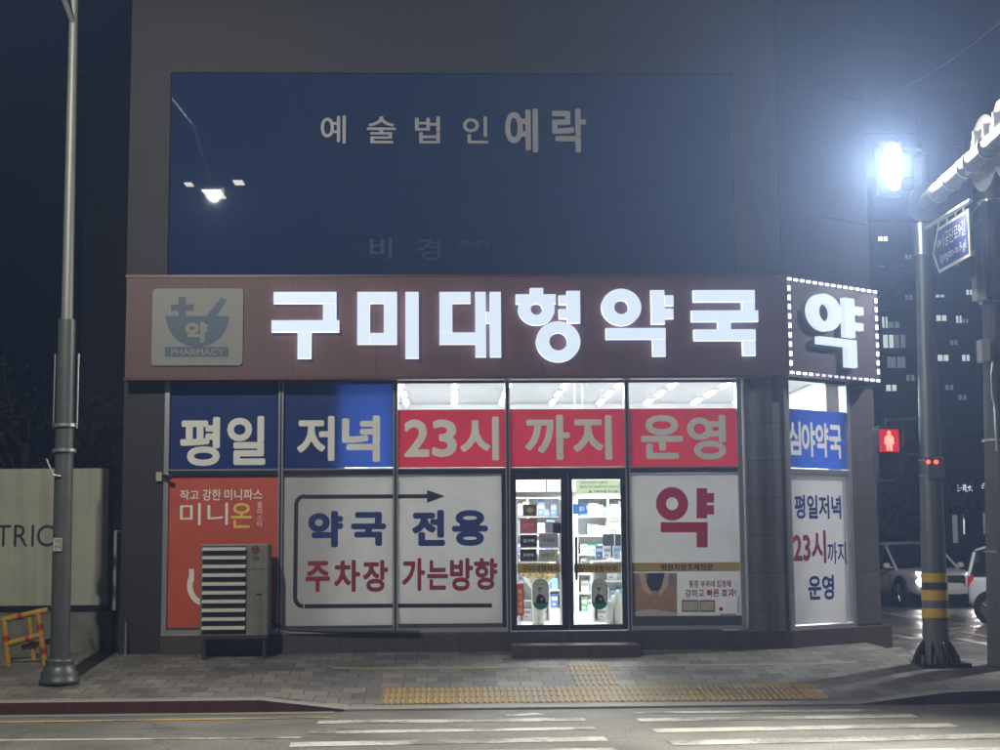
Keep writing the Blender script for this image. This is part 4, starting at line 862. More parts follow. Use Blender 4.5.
for pz in (427, 452): z = lp.hit(64, pz)[1]; g.cyl(zl(z), zl(z + .04), .15, .15, 20, STL)
z = lp.hit(64, 427)[1]
for s_ in (-.14, .16): g.cyl((zl(z)[0] + s_, ly_ - .02, z - .02), (zl(z)[0] + s_, ly_ - .02, z + .95), .012, .012, 6, STL)
g.tube([(zl(z)[0] - .19, ly_ - .12, z - .42), (zl(z)[0] - .1, ly_ - .14, z - .62), (zl(z)[0] + .0, ly_ - .14, z - .64)], .012, STL, 6); g.build('bracket', t)
g = MB(); LPP = Plane((0, ly_ - .135, 0)); STK = mat('worn_sticker', (.45, .45, .42), .5); r_ = LPP.rect(53.5, 538, 62, 551); g.quad(LPP, *r_, .004, STK); g.text(LPP, '지번\n안내', (r_[0] + .012, r_[1] + .015, r_[2] - .012, r_[3] - .012), .006, BLACKF, .02); g.build('sticker', t, fix=False)
# arm and double head over the road
zt_ = lp.hit(74, 24)[1]; top = Vector(zl(9.6)); H1 = Vector((-5.75, -9.7, 9.45)); start = Vector(zl(zt_ + .0)); 
g = MB(); mid = start.lerp(H1, .25) + Vector((-.1, 0, 1.1)); mid2 = start.lerp(H1, .6) + Vector((0, 0, .95))
g.tube([start, start.lerp(mid, .5) + Vector((-.12, 0, .12)), mid, mid2, H1], .04, GAL, 10); g.build('arm', t)
HD = mat('lamp_lens', (.8, .8, .75), .3, emit=(1.0, .95, .82), es=9.0)
for c_, s_ in ((H1, 1.0), (H1 + Vector((.55, .2, .2)), .5), (H1 + Vector((-.5, .2, .16)), .4)):
    g = MB(); g.box((c_.x - .28 * s_, c_.y - .5 * s_, c_.z), (c_.x + .28 * s_, c_.y + .5 * s_, c_.z + .09), GP); hd = g.build('lamp_head', t, bevel=.02)
    g = MB(); g.box((c_.x - .2 * s_, c_.y - .4 * s_, c_.z - .015), (c_.x + .2 * s_, c_.y + .4 * s_, c_.z - .002), HD); g.build('lens', hd)
lamp('street_lamp_light', 'SPOT', (H1.x, H1.y, H1.z - .06), LAMP_W, (1.0, .95, .82), t, (H1.x + 2.6, -2.6, 0), .09, R(165), .15)

SL = Vector((13.6, 1.0, .26)); t = thing('street_lamp', 'added unseen street lamp that brightens the cars, out of the picture to the right', 'street lamp', tuple(SL))  # lamp post added out of view to brighten the cars and corner lettering
g = MB(); g.cyl(SL, SL + Vector((0, 0, 8)), .1, .06, 16, GAL); g.build('shaft', t)
g = MB(); g.tube([SL + Vector((0, 0, 7.9)), SL + Vector((-1.0, 0, 8.5)), SL + Vector((-2.4, 0, 8.6))], .035, GAL); g.build('arm', t)
g = MB(); q0 = SL + Vector((-2.7, 0, 8.55)); g.box((q0.x - .4, q0.y - .15, q0.z), (q0.x + .4, q0.y + .15, q0.z + .09), GP); hd = g.build('lamp_head', t, bevel=.02); g = MB(); g.box((q0.x - .3, q0.y - .12, q0.z - .014), (q0.x + .3, q0.y + .12, q0.z - .002), HD); g.build('lens', hd)
lamp('street_lamp_light', 'SPOT', (q0.x, q0.y, q0.z - .08), 5000, (1, .97, .95), t, (q0.x - 2.5, q0.y + 11, 0), .2, R(160), .35)  # light of the added lamp, spread over the cars and the corner

# ------------------------------------------------------------------ signal mast on the right
b0 = ground(940, 670, .24); mx_, my_ = b0.x, b0.y; mz = walk_z(mx_, my_)
MP = mat('mast_steel_grey', (.16, .17, .18), .45, .4, var=.12, scale=5, dirt=.25); DKB = mat('dark_base_steel', (.025, .027, .028), .45, .5, var=.2)
t = thing('signal_mast', 'thick steel traffic mast with yellow reflective bands at the street corner', 'mast', (mx_, my_, mz))
mp = Plane((0, my_, 0)); ztop = mp.hit(914, 150)[1]
lean = (mp.hit(924, 250)[0] - mp.hit(936, 640)[0]) / (mp.hit(924, 250)[1] - mp.hit(936, 640)[1])
ml = lambda z: (mp.hit(936, 640)[0] + lean * (z - mp.hit(936, 640)[1]), my_, z)
rad = lambda z: .185 - .012 * (z - mz)
g = MB(); g.cyl(ml(mz + .02), ml(7.3), rad(mz), rad(7.3), 12, MP, smooth=True); g.cyl(ml(7.3), ml(7.34), rad(7.3) + .01, .02, 12, MP); g.build('shaft', t)
g = MB(); g.box((mx_ - .33, my_ - .3, mz - .02), (mx_ + .33, my_ + .3, mz + .03), DKB)
for k in range(8):
    a = 2 * math.pi * k / 8 + .2; d_ = Vector((math.cos(a), math.sin(a), 0)); n_ = Vector((-d_.y, d_.x, 0)) * .012; P0 = Vector(ml(mz))
    prof = [(rad(mz) - .02, .03), (.33, .03), (.31, .10), (.25, .22), (.2, .3), (rad(mz) - .02, .33)]
    vs = [P0 + d_ * r_ + Vector((0, 0, z)) + n_ * s_ for s_ in (-1, 1) for r_, z in prof]; m_ = len(prof)
    g.add(vs, [list(range(m_)), list(range(m_, 2 * m_))[::-1]] + [(i, (i + 1) % m_, m_ + (i + 1) % m_, m_ + i) for i in range(m_)], DKB)
g.build('base_flange', t)
for k in range(6):
    a = 2 * math.pi * (k + .5) / 8 + 3.0; p = Vector((mx_ + .25 * math.cos(a), my_ + .25 * math.sin(a), mz + .03)); g = MB(); g.cyl(p, p + Vector((0, 0, .1)), .03, .02, 8, MP); g.build('bolt', t)
YR = mat('yellow_reflective', (.65, .42, .03), .35, var=.08, scale=20); BR = mat('black_reflective', (.05, .055, .06), .3)
for k, (y0, y1) in enumerate(((573, 582), (590, 600), (608, 617.5))):
    z1, z0 = mp.hit(936, y0)[1], mp.hit(936, y1)[1]; g = MB(); g.cyl(ml(z0), ml(z1), rad(z0) + .006, rad(z1) + .006, 12, YR, cap=False); g.build('reflective_band', t)
z1, z0 = mp.hit(936, 583)[1], mp.hit(936, 589)[1]; g = MB(); g.cyl(ml(z0), ml(z1), rad(z0) + .004, rad(z1) + .004, 12, BR, cap=False); g.build('dark_band', t)
# arm toward the road
az = mp.hit(925, 207)[1]; A0 = Vector(ml(az)); A1 = Vector((A0.x - .3, A0.y - 8.5, az + .25))
g = MB(); g.cyl(A0 + (A1 - A0) * .02, A1, .135, .10, 20, MP); g.cyl(A0 + (A1 - A0) * .022, A0 + (A1 - A0) * .034, .26, .26, 24, MP); g.cyl(A0 - Vector((0, .02, 0)), A0 + (A1 - A0) * .021, .23, .23, 24, MP); g.build('arm', t)
for k in (.09, .16, .23, .26, .33): g = MB(); g.cyl(A0.lerp(A1, k), A0.lerp(A1, k + .004), .14, .14, 20, STL); g.build('clamp', t)
# road signs along the arm (plates facing the side street, backs in view)
PB = mat('plate_back_grey', (.5, .5, .48), .4, .2, var=.05); 
for k, (f, r_, lab, nm) in enumerate(((.245, .48, 'round road sign plate fixed on the mast arm, seen from behind', 'round'), (.335, .5, 'larger octagonal road sign plate further out on the mast arm, seen from behind', 'oct'))):
    p = A0.lerp(A1, f) + Vector((.0, 0, .1)); tt = thing('road_sign', lab, 'sign', tuple(p)); g = MB(); n_ = 32 if nm == 'round' else 8
    g.cyl(p + Vector((.19, 0, .05)), p + Vector((.205, 0, .05)), r_, r_, n_, PB, smooth=False, rot=R(22.5)); g.build('plate', tt)
    g = MB()
    for s_ in (-.17, .17): g = MB(); g.box((p.x + .13, p.y + s_ - .025, p.z - .3), (p.x + .189, p.y + s_ + .025, p.z + .38), STL); g.build('bracket', tt)
# street name sign
na0 = Vector(ml(mp.hit(926, 240)[1])); 
NS = Plane((na0.x - .02, na0.y, 0), R(-87)); NS.u = Vector((0, -1, 0)); NS.n = Vector((-1, 0, 0))
t = thing('street_name_sign', 'blue street name sign hanging from a short arm on the mast', 'sign', tuple(na0))
g = MB(); g.cyl((na0.x, na0.y, na0.z - .22), (na0.x, na0.y, na0.z + .22), rad(na0.z) + .025, rad(na0.z) + .025, 16, STL); g.build('clamp', t)
g = MB(); g.cyl((na0.x - .02, na0.y - .15, na0.z + .13), (na0.x - .02, na0.y - 1.95, na0.z + .1), .03, .03, 10, PB)
for y in (.7, 1.05, 1.4, 1.7): g.cyl((na0.x - .02, na0.y - y, na0.z + .1), (na0.x - .02, na0.y - y, na0.z + .0), .012, .012, 6, STL)
g.build('arm', t)
BLS = mat('street_sign_blue', (.02, .04, .22), .4); u0, u1, zA_, zB_ = .42, 1.85, na0.z - .58, na0.z + .02; zm = (zA_ + zB_) / 2
g = MB(); pent = lambda i: [(u0 - .0 + i * 1.6, zm), (u0 + .22 + i, zA_ + i), (u1 - i, zA_ + i), (u1 - i, zB_ - i), (u0 + .22 + i, zB_ - i)]
g.ppoly(NS, pent(0), 0, WPRINT, .02); g.ppoly(NS, pent(.035), .002, BLS); g.text(NS, '1공단로9길', (u0 + .45, zm - .0, u1 - .13, zB_ - .1), .004, WPRINT, 0); g.text(NS, '1gongdan-ro 9-gil', (u0 + .3, zA_ + .09, u1 - .12, zm - .06), .004, WPRINT, 0); g.text(NS, '59', (u0 + .2, zm + .04, u0 + .36, zB_ - .17), .004, WPRINT, .0)
g.build('plate', t, fix=False)
# floodlight
fp = mp.hit(889, 170); fz = lambda py: mp.hit(889, py)[1]
t = thing('floodlight', 'blazing triple floodlight bracketed to the top of the corner mast', 'floodlight', (fp[0], my_, fp[1]))
HOUS = mat('floodlight_housing', (.06, .06, .065), .5); FLM = mat('floodlight_lens', (1, 1, .95), .3, emit=(1.0, .88, .6), es=14.0)
g = MB(); g.box((fp[0] - .17, my_ - .12, fz(197)), (fp[0] + .17, my_ + .1, fz(143)), HOUS); g.build('housing', t, bevel=.02)
for k, py in enumerate((153, 171, 186)):
    z = fz(py); g = MB(); g.cyl((fp[0] + .02, my_ - .14, z), (fp[0] + .02, my_ - .121, z), .105 - .008 * k, .105 - .008 * k, 24, FLM); g.build('lens', t)
g = MB()
for py in (150, 190): z = fz(py); g.cyl((fp[0] + .15, my_, z), (ml(z)[0], my_, z), .025, .025, 8, MP)
g.build('bracket', t)
lamp('floodlight_light', 'SPOT', (fp[0], my_ - .25, fz(170)), FLOOD_W, (1.0, .95, .8), t, (fp[0] - 5.5, my_ - 8.2, fp[1] - 2.6), .1, R(116), .9)
# pedestrian signal
pp = Plane((0, my_ - .1, 0)); a = pp.rect(877, 427, 901, 454); b_ = pp.rect(877, 455, 901, 480); cx_ = (a[0] + a[2]) / 2
t = thing('pedestrian_signal', 'pedestrian signal showing a glowing red standing man beside the mast', 'traffic signal', (cx_, my_, b_[1]))
for r_, nm in ((a, 0), (b_, 1)):
    g = MB(); g.box((r_[0], my_ - .1, r_[1]), (r_[2], my_ + .15, r_[3]), HOUS); g.build('housing', t, bevel=.02)
g = MB(); g.quad(pp, a[0] + .03, a[1] + .03, a[2] - .03, a[3] - .03, .004, mat('red_lens_glow', (.3, .01, .02), .4, emit=(1, .01, .04), es=.55)); g.build('red_lens', t, fix=False)
g = MB(); RG = mat('red_man_glow', (1, .3, .2), .4, emit=(1.0, .24, .16), es=2.0); h = a[3] - a[1]; zc = a[1]
MPt = lambda pts, k=0: g.ppoly(pp, [(cx_ + x * h, zc + y * h) for x, y in pts], .008 + k, RG)
g.pring(pp, cx_, zc + .78 * h, .075 * h, .085 * h, .001, .001, .008, RG, n=16)
MPt([(-.12, .3), (.12, .3), (.16, .62), (.1, .69), (-.1, .69), (-.16, .62)]); MPt([(-.11, .12), (-.02, .12), (-.01, .3), (-.11, .3)], .001); MPt([(.02, .12), (.11, .12), (.11, .3), (.01, .3)], .001); MPt([(-.18, .36), (-.13, .36), (-.13, .6), (-.17, .6)], .002); MPt([(.13, .36), (.18, .36), (.17, .6), (.13, .6)], .002)
g.build('red_man', t, fix=False)
g = MB(); g.quad(pp, b_[0] + .03, b_[1] + .03, b_[2] - .03, b_[3] - .03, .004, mat('unlit_green_lens', (.01, .03, .03), .3)); g.build('green_lens', t, fix=False)
g = MB()
for r_ in (a, b_):
    g.box((r_[0] - .005, my_ - .25, r_[3] + .003), (r_[2] + .005, my_ - .08, r_[3] + .015), HOUS); g.box((r_[0] - .014, my_ - .23, r_[1] + .1), (r_[0] - .003, my_ - .08, r_[3]), HOUS); g.box((r_[2] + .003, my_ - .23, r_[1] + .1), (r_[2] + .014, my_ - .08, r_[3]), HOUS)
g.build('visor', t)
zz_ = mp.hit(910, 420)[1]; g = MB(); g.tube([(cx_, my_ + .02, a[3] + .0), (cx_, my_ + .02, zz_), (ml(zz_)[0], my_, zz_ + .03)], .018, MP, 8); g.build('bracket', t); g = MB(); zz_ = a[1]; g.tube([(a[2], my_ + .02, zz_), (ml(zz_)[0], my_, zz_ + .02)], .016, MP, 8); g.build('bracket', t)
# control box
a = pp.rect(923.5, 457, 940, 478); t = thing('signal_control_box', 'small grey box with two red lights strapped on the mast', 'control box', ((a[0] + a[2]) / 2, my_ - .2, a[1]))
g = MB(); g.box((a[0], my_ - .3, a[1]), (a[2], my_ - .16, a[3]), MP); g.build('box', t, bevel=.01); g = MB(); bxp = Plane((0, my_ - .3, 0))
for px in (928, 936): c = bxp.hit(px, 462); g = MB(); g.cyl((c[0], my_ - .315, c[1]), (c[0], my_ - .301, c[1]), .028, .028, 12, mat('red_led', (1, .1, .05), .4, emit=(1, .08, .05), es=3)); g.build('red_light', t)
g = MB()
for z in (a[1] + .04, a[3] - .04): g.cyl(ml(z - .01), ml(z + .01), rad(z) + .01, rad(z) + .01, 12, STL)
g.build('strap', t)

# ------------------------------------------------------------------ utility pole with pipes and boxes
uy = my_ - .1; upn = Plane((0, uy, 0)); c = upn.hit(1000, 640)
CP = mat('pole_concrete', (.10, .10, .10), .75, var=.15, scale=8, bump=.2); uz = walk_z(c[0], uy)
lean = (upn.hit(993, 250)[0] - upn.hit(1001, 640)[0]) / (upn.hit(996, 250)[1] - upn.hit(1003, 640)[1]); ul = lambda z: (upn.hit(1001, 640)[0] + lean * (z - upn.hit(1003, 640)[1]), uy, z)
t = thing('utility_pole', 'concrete utility pole with cable pipes at the right edge', 'utility pole', ul(uz))
g = MB(); g.cyl(ul(uz), ul(upn.hit(990, 166)[1]), .18, .15, 20, CP); g.build('shaft', t)
g = MB()
def pip(lst, r_, m): g.tube([(upn.hit(x, y)[0], uy - .24, upn.hit(x, y)[1]) for x, y in lst], r_, m, 8)
pip([(987, 362), (985, 378), (986, 395), (989, 408), (991, 452)], .025, STL); pip([(992, 455), (994, 560), (998, 700)], .05, CP); pip([(984, 300), (983, 400)], .012, BLK); pip([(982, 170), (984, 290)], .016, BLK)
g.build('pipe', t)
for y0, y1, x0, x1 in ((277, 301, 974, 982), (340, 362, 979, 986)):
    r_ = Plane((0, uy - .2, 0)).rect(x0, y0, x1, y1); g = MB(); g.box((r_[0], uy - .3, r_[1]), (r_[2] + .03, uy - .1, r_[3]), PB); g.build('junction_box', t, bevel=.01)
g = MB(); r_ = Plane((0, uy - .2, 0)).rect(994, 452, 1001, 452); 
for z in (uz + 1.5, uz + 3, 5.2, 6.6): g = MB(); g.cyl(ul(z), ul(z + .03), .2, .2, 20, STL); g.build('strap', t)
# overhead cables
def wire(a, b_, ya, yb, sag, r_=.012):
    p, q_ = at_depth(*a, ya), at_depth(*b_, yb); g = MB(); pts = [p.lerp(q_, k / 12) + Vector((0, 0, -sag * 4 * (k / 12) * (1 - k / 12))) for k in range(13)]; g.tube(pts, r_, BLK2, 6); return g
BLK2 = mat('cable_sheath', (.18, .19, .22), .5)
for k, (a, b_, ya, yb, sag, lab) in enumerate((((1010, 15), (880, 95), -2, 22, .2, 'highest overhead cable rising to the right edge'), ((1010, 175), (850, 320), -2, 14, .1, 'upper of two thin cables crossing behind the blue sign'), ((1010, 190), (845, 335), -2, 14, .15, 'lower of two thin cables crossing behind the blue sign'))):
    tag(wire(a, b_, ya, yb, sag).build('cable'), lab, 'cable')

# ------------------------------------------------------------------ cars
CG = mat('car_glass', (.012, .014, .018), .05, spec=.8); TYR = mat('tyre_rubber', (.012, .012, .013), .8); RIM = mat('alloy_rim', (.35, .36, .38), .3, .8); BPL = mat('black_trim', (.015, .015, .017), .5)
def car(name, label, loc, rz, L_, W, H, kind, paint, lights=True):
    t = thing(name, label, 'car', loc, rz)
    # stations: x, half width, sill z, belt z
    if kind == 'suv':
        st = [(-.5, .80, .45, .80), (-.485, .90, .35, .98), (-.44, .95, .28, 1.02), (-.25, 1, .26, 1.0), (0, 1, .25, .98), (.16, 1, .25, .99), (.2, .99, .25, 1.0), (.36, .97, .27, .97), (.44, .93, .27, .9), (.48, .86, .28, .8), (.5, .7, .34, .66)]
        roof = [(-.46, 1.0), (-.40, H * .93), (-.3, H * .985), (-.05, H), (.06, H * .96), (.235, 1.0)]
    else:
        st = [(-.5, .86, .4, .9), (-.49, .95, .3, 1.0), (-.45, 1, .26, 1.0), (-.2, 1, .25, .98), (.1, 1, .25, .97), (.3, .99, .25, .95), (.42, .95, .26, .9), (.48, .86, .3, .75), (.5, .75, .38, .6)]
        roof = [(-.485, 1.0), (-.455, H * .95), (-.38, H), (.05, H), (.18, H * .96), (.36, .95)]
    g = MB(); sec = []
    for x, hw, z0, z1 in st:
        w2 = W / 2 * hw; X_ = x * L_; h = z1 - z0
        p = [(w2 * .9, z0), (w2, z0 + h * .2), (w2 * 1.01, z0 + h * .5), (w2 * .985, z0 + h * .82), (w2 * .93, z0 + h * .96), (w2 * .78, z1), (0, z1 + .035)]
        sec.append([(X_, y, z) for y, z in p] + [(X_, -y, z) for y, z in p[-2::-1]])
    n = len(sec[0]); vs = [v for s_ in sec for v in s_]
    fs = [(i * n + j, i * n + (j + 1) % n, (i + 1) * n + (j + 1) % n, (i + 1) * n + j) for i in range(len(sec) - 1) for j in range(n)]
    fs += [list(range(n)), [(len(sec) - 1) * n + j for j in range(n)][::-1]]
    g.add(vs, fs, paint, True); body = g.build('body', t, local=True, bevel=.0)
    ss = body.modifiers.new('s', 'SUBSURF'); ss.levels = 1; ss.render_levels = 2
    # greenhouse in glass, roof skin in paint
    g = MB(); sec = []
    for x, z in roof:
        k = (z - 1.0) / (H - 1.0) if H > 1 else 0; wb = W / 2 * .93; wt = W / 2 * (.93 - .17 * max(0, k)); X_ = x * L_
        sec.append([(X_, wb * (.97 if k < .1 else 1), .97), (X_, wt, max(z - .05, .98)), (X_, wt * .86, z), (X_, 0, z + .015), (X_, -wt * .86, z), (X_, -wt, max(z - .05, .98)), (X_, -wb * (.97 if k < .1 else 1), .97)])
    n = 7; vs = [v for s_ in sec for v in s_]
    g.add(vs, [(i * n + j, i * n + j + 1, (i + 1) * n + j + 1, (i + 1) * n + j) for i in range(len(sec) - 1) for j in range(n - 1)], CG, True); g.build('window', t, local=True)
    g = MB()
    for s_ in (-1, 1):       # pillars
        for (a, b_) in ((len(roof) - 1, len(roof) - 2), (0, 1)):
            pa, pb = Vector(sec[a][0 if s_ > 0 else 6]), Vector(sec[b_][1 if s_ > 0 else 5]); g.cyl(pa + Vector((0, .01 * s_, 0)), pb + Vector((0, .01 * s_, 0)), .04, .035, 8, paint)
        for fx in ((-.18, .03) if kind == 'suv' else (-.3, .0)):
            wt = W / 2 * .76; g.cyl((fx * L_, s_ * W / 2 * .93, .98), (fx * L_, s_ * (wt + .01), H - .06), .03, .03, 8, BPL if kind == 'suv' else paint)
    i0, i1 = 1, len(roof) - 2
    rs = [[(v[0], v[1] * 1.01, v[2] + .012) for v in sec[i]] for i in range(i0, i1 + 1)]
    vs = [v for s_ in rs for v in s_]; g.add(vs, [(i * n + j, i * n + j + 1, (i + 1) * n + j + 1, (i + 1) * n + j) for i in range(len(rs) - 1) for j in range(1, n - 2)], paint, True)
    g.build('roof', t, local=True)
    wr = .36 if kind == 'suv' else .3; xf = .30 * L_; xr = -.29 * L_ if kind == 'suv' else -.36 * L_
    for x in (xf, xr):
        for s_ in (-1, 1):
            wh = MB(); y = s_ * (W / 2 - .1); wh.cyl((x, y - s_ * .12, wr), (x, y + s_ * .1, wr), wr, wr, 28, TYR); o = wh.build('wheel', t, local=True, bevel=.02)
            rm = MB(); rm.cyl((x, y + s_ * .101, wr), (x, y + s_ * .108, wr), wr * .66, wr * .6, 24, RIM); 
            for k in range(5):
                a = 2 * math.pi * k / 5; rm.cyl((x, y + s_ * .11, wr), (x + wr * .6 * math.cos(a), y + s_ * .11, wr + wr * .6 * math.sin(a)), .035, .025, 6, RIM)
            r_o = rm.build('rim', o, local=True)
            ar = MB(); ar.cyl((x, s_ * (W / 2 - .3), wr + .03), (x, s_ * (W / 2 + .004), wr + .03), wr * 1.17, wr * 1.17, 28, BPL); ar.build('wheel_arch', t, local=True)
            # tyre must sit outside the dark arch
            o.location = (0, s_ * .03, 0)
    g = MB(); xn = .5 * L_
    if lights:
        HL = mat('headlamp_strip', (1, 1, 1), .3, emit=(.95, .97, 1.0), es=5); HP_ = mat('headlamp_beam', (1, 1, 1), .3, emit=(1, .95, .92), es=25)
        for s_ in (-1, 1):
            g = MB(); g.cyl((xn * .9, s_ * W * .43, .90), (xn * .965, s_ * W * .27, .86), .032, .028, 8, HL); g.build('daytime_light', t, local=True)
            g = MB(); g.cyl((xn * .9, s_ * W * .385, .66), (xn * .975, s_ * W * .375, .655), .12, .11, 16, HP_); g.build('headlight', t, local=True)
            lamp('headlight_beam', 'SPOT', (0, 0, 0), 55, (1, .95, .9), None, None, .07, R(100), .8); lo_ = COL.objects[-1]; lo_.data.energy = 60
            lo = COL.objects[-1]; lo.parent = t; lo.location = (xn * 1.03, s_ * W * .38, .66); lo.rotation_euler = (R(82), 0, R(-90)); lo.rotation_euler = (Vector((1, 0, -.10))).to_track_quat('-Z', 'Y').to_euler()
        g = MB(); g.box((xn * .93, -W * .24, .5), (xn * .995, W * .24, .82), BPL); g.build('grille', t, local=True, bevel=.05)
        g = MB(); g.box((xn * .94, -W * .36, .3), (xn * .985, W * .36, .42), BPL); g.build('bumper', t, local=True, bevel=.04)
        g = MB(); g.box((xn * .99, -.26, .44), (xn * 1.005, .26, .55), WPRINT); g.build('number_plate', t, local=True)
        g = MB(); g.box((.235 * L_ + .02, -W * .4, .985), (.235 * L_ + .06, W * .4, 1.02), BPL); g.build('cowl', t, local=True)
    for s_ in (-1, 1):
        g = MB(); g.lathe((.19 * L_, s_ * (W / 2 + .1), .99), [(0, .05), (.03, .1), (.11, .1), (.15, .05)], 10, paint); g.box((.19 * L_ - .03, s_ * (W / 2 - .12), 1.0), (.19 * L_ + .03, s_ * (W / 2 + .05), 1.04), paint); g.build('side_mirror', t, local=True)
        g = MB(); 
        for fx in ((-.17, .03, .2) if kind == 'suv' else (-.3, .0, .22)): g.box((fx * L_ - .006, s_ * (W / 2 * 1.0 + .0), .4), (fx * L_ + .006, s_ * (W / 2 * 1.006 + .006), .93), BPL)
        g.build('door_seam', t, local=True)
        g = MB(); g.box((-.5 * L_ + .02, s_ * W * .36, .75), (-.455 * L_, s_ * W * .475, 1.0), mat('tail_lamp_red', (.35, .01, .02), .3, emit=(1, .02, .03), es=.12)); g.build('tail_light', t, local=True, bevel=.02)
    if kind == 'suv':
        for s_ in (-1, 1): g = MB(); g.tube([(-.38 * L_, s_ * W * .36, H + .0), (-.3 * L_, s_ * W * .365, H + .045), (-.02 * L_, s_ * W * .365, H + .05), (.04 * L_, s_ * W * .36, H)], .015, RIM, 6); g.build('roof_rail', t, local=True)
    return t
PW = mat('pearl_white_paint', (.75, .73, .75), .25, var=.02, spec=.6); PW2 = mat('white_van_paint', (.62, .65, .7), .25, var=.02, spec=.6)
c = ground(927, 607, .26)
car('parked_car', 'white sport utility car with its headlights on behind the mast', (c.x + .1, c.y + 1.8, .26), R(279), 4.7, 1.94, 1.68, 'suv', PW)
c = ground(992, 624, .26); fw = Vector((.80, -.60))
an = math.atan2(fw.y, fw.x); rw = Vector((-.36 * 3.6, -.8 + .0)); off_ = Matrix.Rotation(an, 2) @ Vector((-.36 * 3.6, -.75))
car('parked_van', 'small white van partly cut by the right edge of the picture', (c.x - off_.x, c.y - off_.y, .26), an, 3.6, 1.6, 1.6, 'van', PW2, False)

# ------------------------------------------------------------------ background on the right
AP = mat('apartment_render', (.035, .038, .05), .8, var=.12, scale=.6); WLIT = mat('lit_window', (.6, .6, .5), .5, emit=(.8, .9, .85), es=.75); WLW = mat('bright_window', (.6, .6, .5), .5, emit=(1, 1, .9), es=1.8); WDK = mat('dark_window', (.028, .031, .042), .4); WDIM = mat('dim_window', (.3, .3, .3), .5, emit=(.45, .55, .65), es=.22)
def tower(px0, px1, pytop, y, label, wins, dep=14):
    pl = Plane((0, y, 0)); a = pl.hit(px0, 400)[0]; b_ = pl.hit(px1, 400)[0]; zt_ = pl.hit((px0 + px1) / 2, pytop)[1]
    t = thing('apartment_building', label, 'building', ((a + b_) / 2, y, .2)); g = MB(); g.box((a, y, 0), (b_, y + dep, zt_), AP); g.build('wall', t)
    g = MB(); g.box((a - .3, y - .3, zt_), (b_ + .3, y + dep + .3, zt_ + .6), AP); g.build('roof', t)
    k = 0; zf = 6.0
    while zf < zt_ - 2:
        g = MB(); g.box((a + .3, y - .35, zf - 1.0), (b_ - .3, y - .02, zf - .75), AP); g.build('balcony_ledge', t)
        x = a + 1.2
        while x < b_ - 2.4:
            k += 1
            if k < 60: g = MB(); g.pbox(pl, x, zf, x + 1.6, zf + 1.3, .01, .04, WDK); g.build('window', t)
            x += 3.4
        zf += 2.9
    for x0, y0, x1, y1, m in wins:
        r_ = pl.rect(x0, y0, x1, y1); g = MB(); g.pbox(pl, *r_, .05, .09, m); g.pbox(pl, (r_[0] + r_[2]) / 2 - .04, r_[1], (r_[0] + r_[2]) / 2 + .04, r_[3], .092, .12, AP); g.build('window', t)
tower(862, 928, 60, 72, 'tall dark apartment block with lit windows just right of the corner sign', [(878, 237, 887, 241, WLW), (880, 263, 884, 267, WDIM), (882, 317, 887, 328, WLIT), (888, 322, 899, 328, WDIM), (883, 335, 893, 348, WLIT), (894, 335, 905, 348, WDIM), (887, 357, 905, 368, WDIM), (878, 194, 885, 197, WLIT), (905, 295, 912, 300, WDIM), (906, 375, 914, 381, WDIM), (886, 385, 896, 391, WLIT), (905, 255, 911, 259, WDIM)])
tower(932, 976, 90, 86, 'dark apartment block with small lit windows between the mast and the utility pole', [(935.5, 295, 944, 300.5, WLIT), (936, 315.5, 946, 321, WLIT), (956, 316, 961, 323, WLIT), (962, 319, 968, 323, WDIM), (937.5, 355, 948, 361, WLIT), (953, 262, 958, 266, WDIM), (970, 250, 974, 256, WDIM), (950, 340, 957, 345, WDIM), (962, 355, 969, 361, WLIT), (945, 385, 953, 390, WDIM), (966, 290, 972, 295, WLIT), (958, 395, 966, 400, WDIM)])
tower(982, 1060, 150, 95, 'dark apartment block at the right edge behind the utility pole', [(993, 300, 1003, 306, WDIM)])
# low street buildings with lit shop signs
def low(px0, px1, pt, y, label, quads):
    pl = Plane((0, y, 0)); a = pl.hit(px0, 500)[0]; b_ = pl.hit(px1, 500)[0]; zt_ = pl.hit((px0 + px1) / 2, pt)[1]
    t = thing('shop_building', label, 'building', ((a + b_) / 2, y, .2)); g = MB(); g.box((a, y, 0), (b_, y + 8, zt_), AP); g.build('wall', t); g = MB(); g.box((a - .2, y - .2, zt_), (b_ + .2, y + 8.2, zt_ + .25), AP); g.build('roof', t)
    for x0, y0, x1, y1, m in quads:
        r_ = pl.rect(x0, y0, x1, y1); g = MB(); g.pbox(pl, *r_, .02, .1, m); g.build('window', t)
    return pl
SGN = mat('lit_shop_sign', (.6, .7, .7), .5, emit=(.6, .95, .9), es=1.6); SGW = mat('white_lit_lettering', (.8, .8, .8), .5, emit=(.85, .92, 1), es=1.3)
low(860, 950, 432, 58, 'low dark street building behind the white car', [(945, 515, 958, 545, WDIM)])
pl = low(951, 1040, 440, 50, 'low dark shop building with a lit front behind the small van', [(963, 514, 968, 534, WLIT), (983, 512, 988, 534, WDIM), (948.5 + 4, 515, 957, 543, WDIM)])
def lit_sign(px, y, txt, m, label):
    p = Plane((0, y, 0)); r_ = p.rect(*px); g = MB(); w3 = (r_[2] - r_[0]) * .06
    g.pbox(p, r_[0], r_[1], r_[2], r_[3], -.15, 0, BPL if txt else m)
    if txt: g.text(p, txt, (r_[0] + w3, r_[1] + .1, r_[2] - w3, r_[3] - .1), .01, m, .01)
    else: g.pbox(p, r_[0] + .05, r_[1] + .05, r_[2] - .05, r_[3] - .05, .002, .02, SGW)
    tag(g.build('shop_sign', fix=False), label, 'sign')
lit_sign((912, 498.5, 923.5, 505), 57.5, None, SGN, 'small pale green lit shop sign left of the mast')
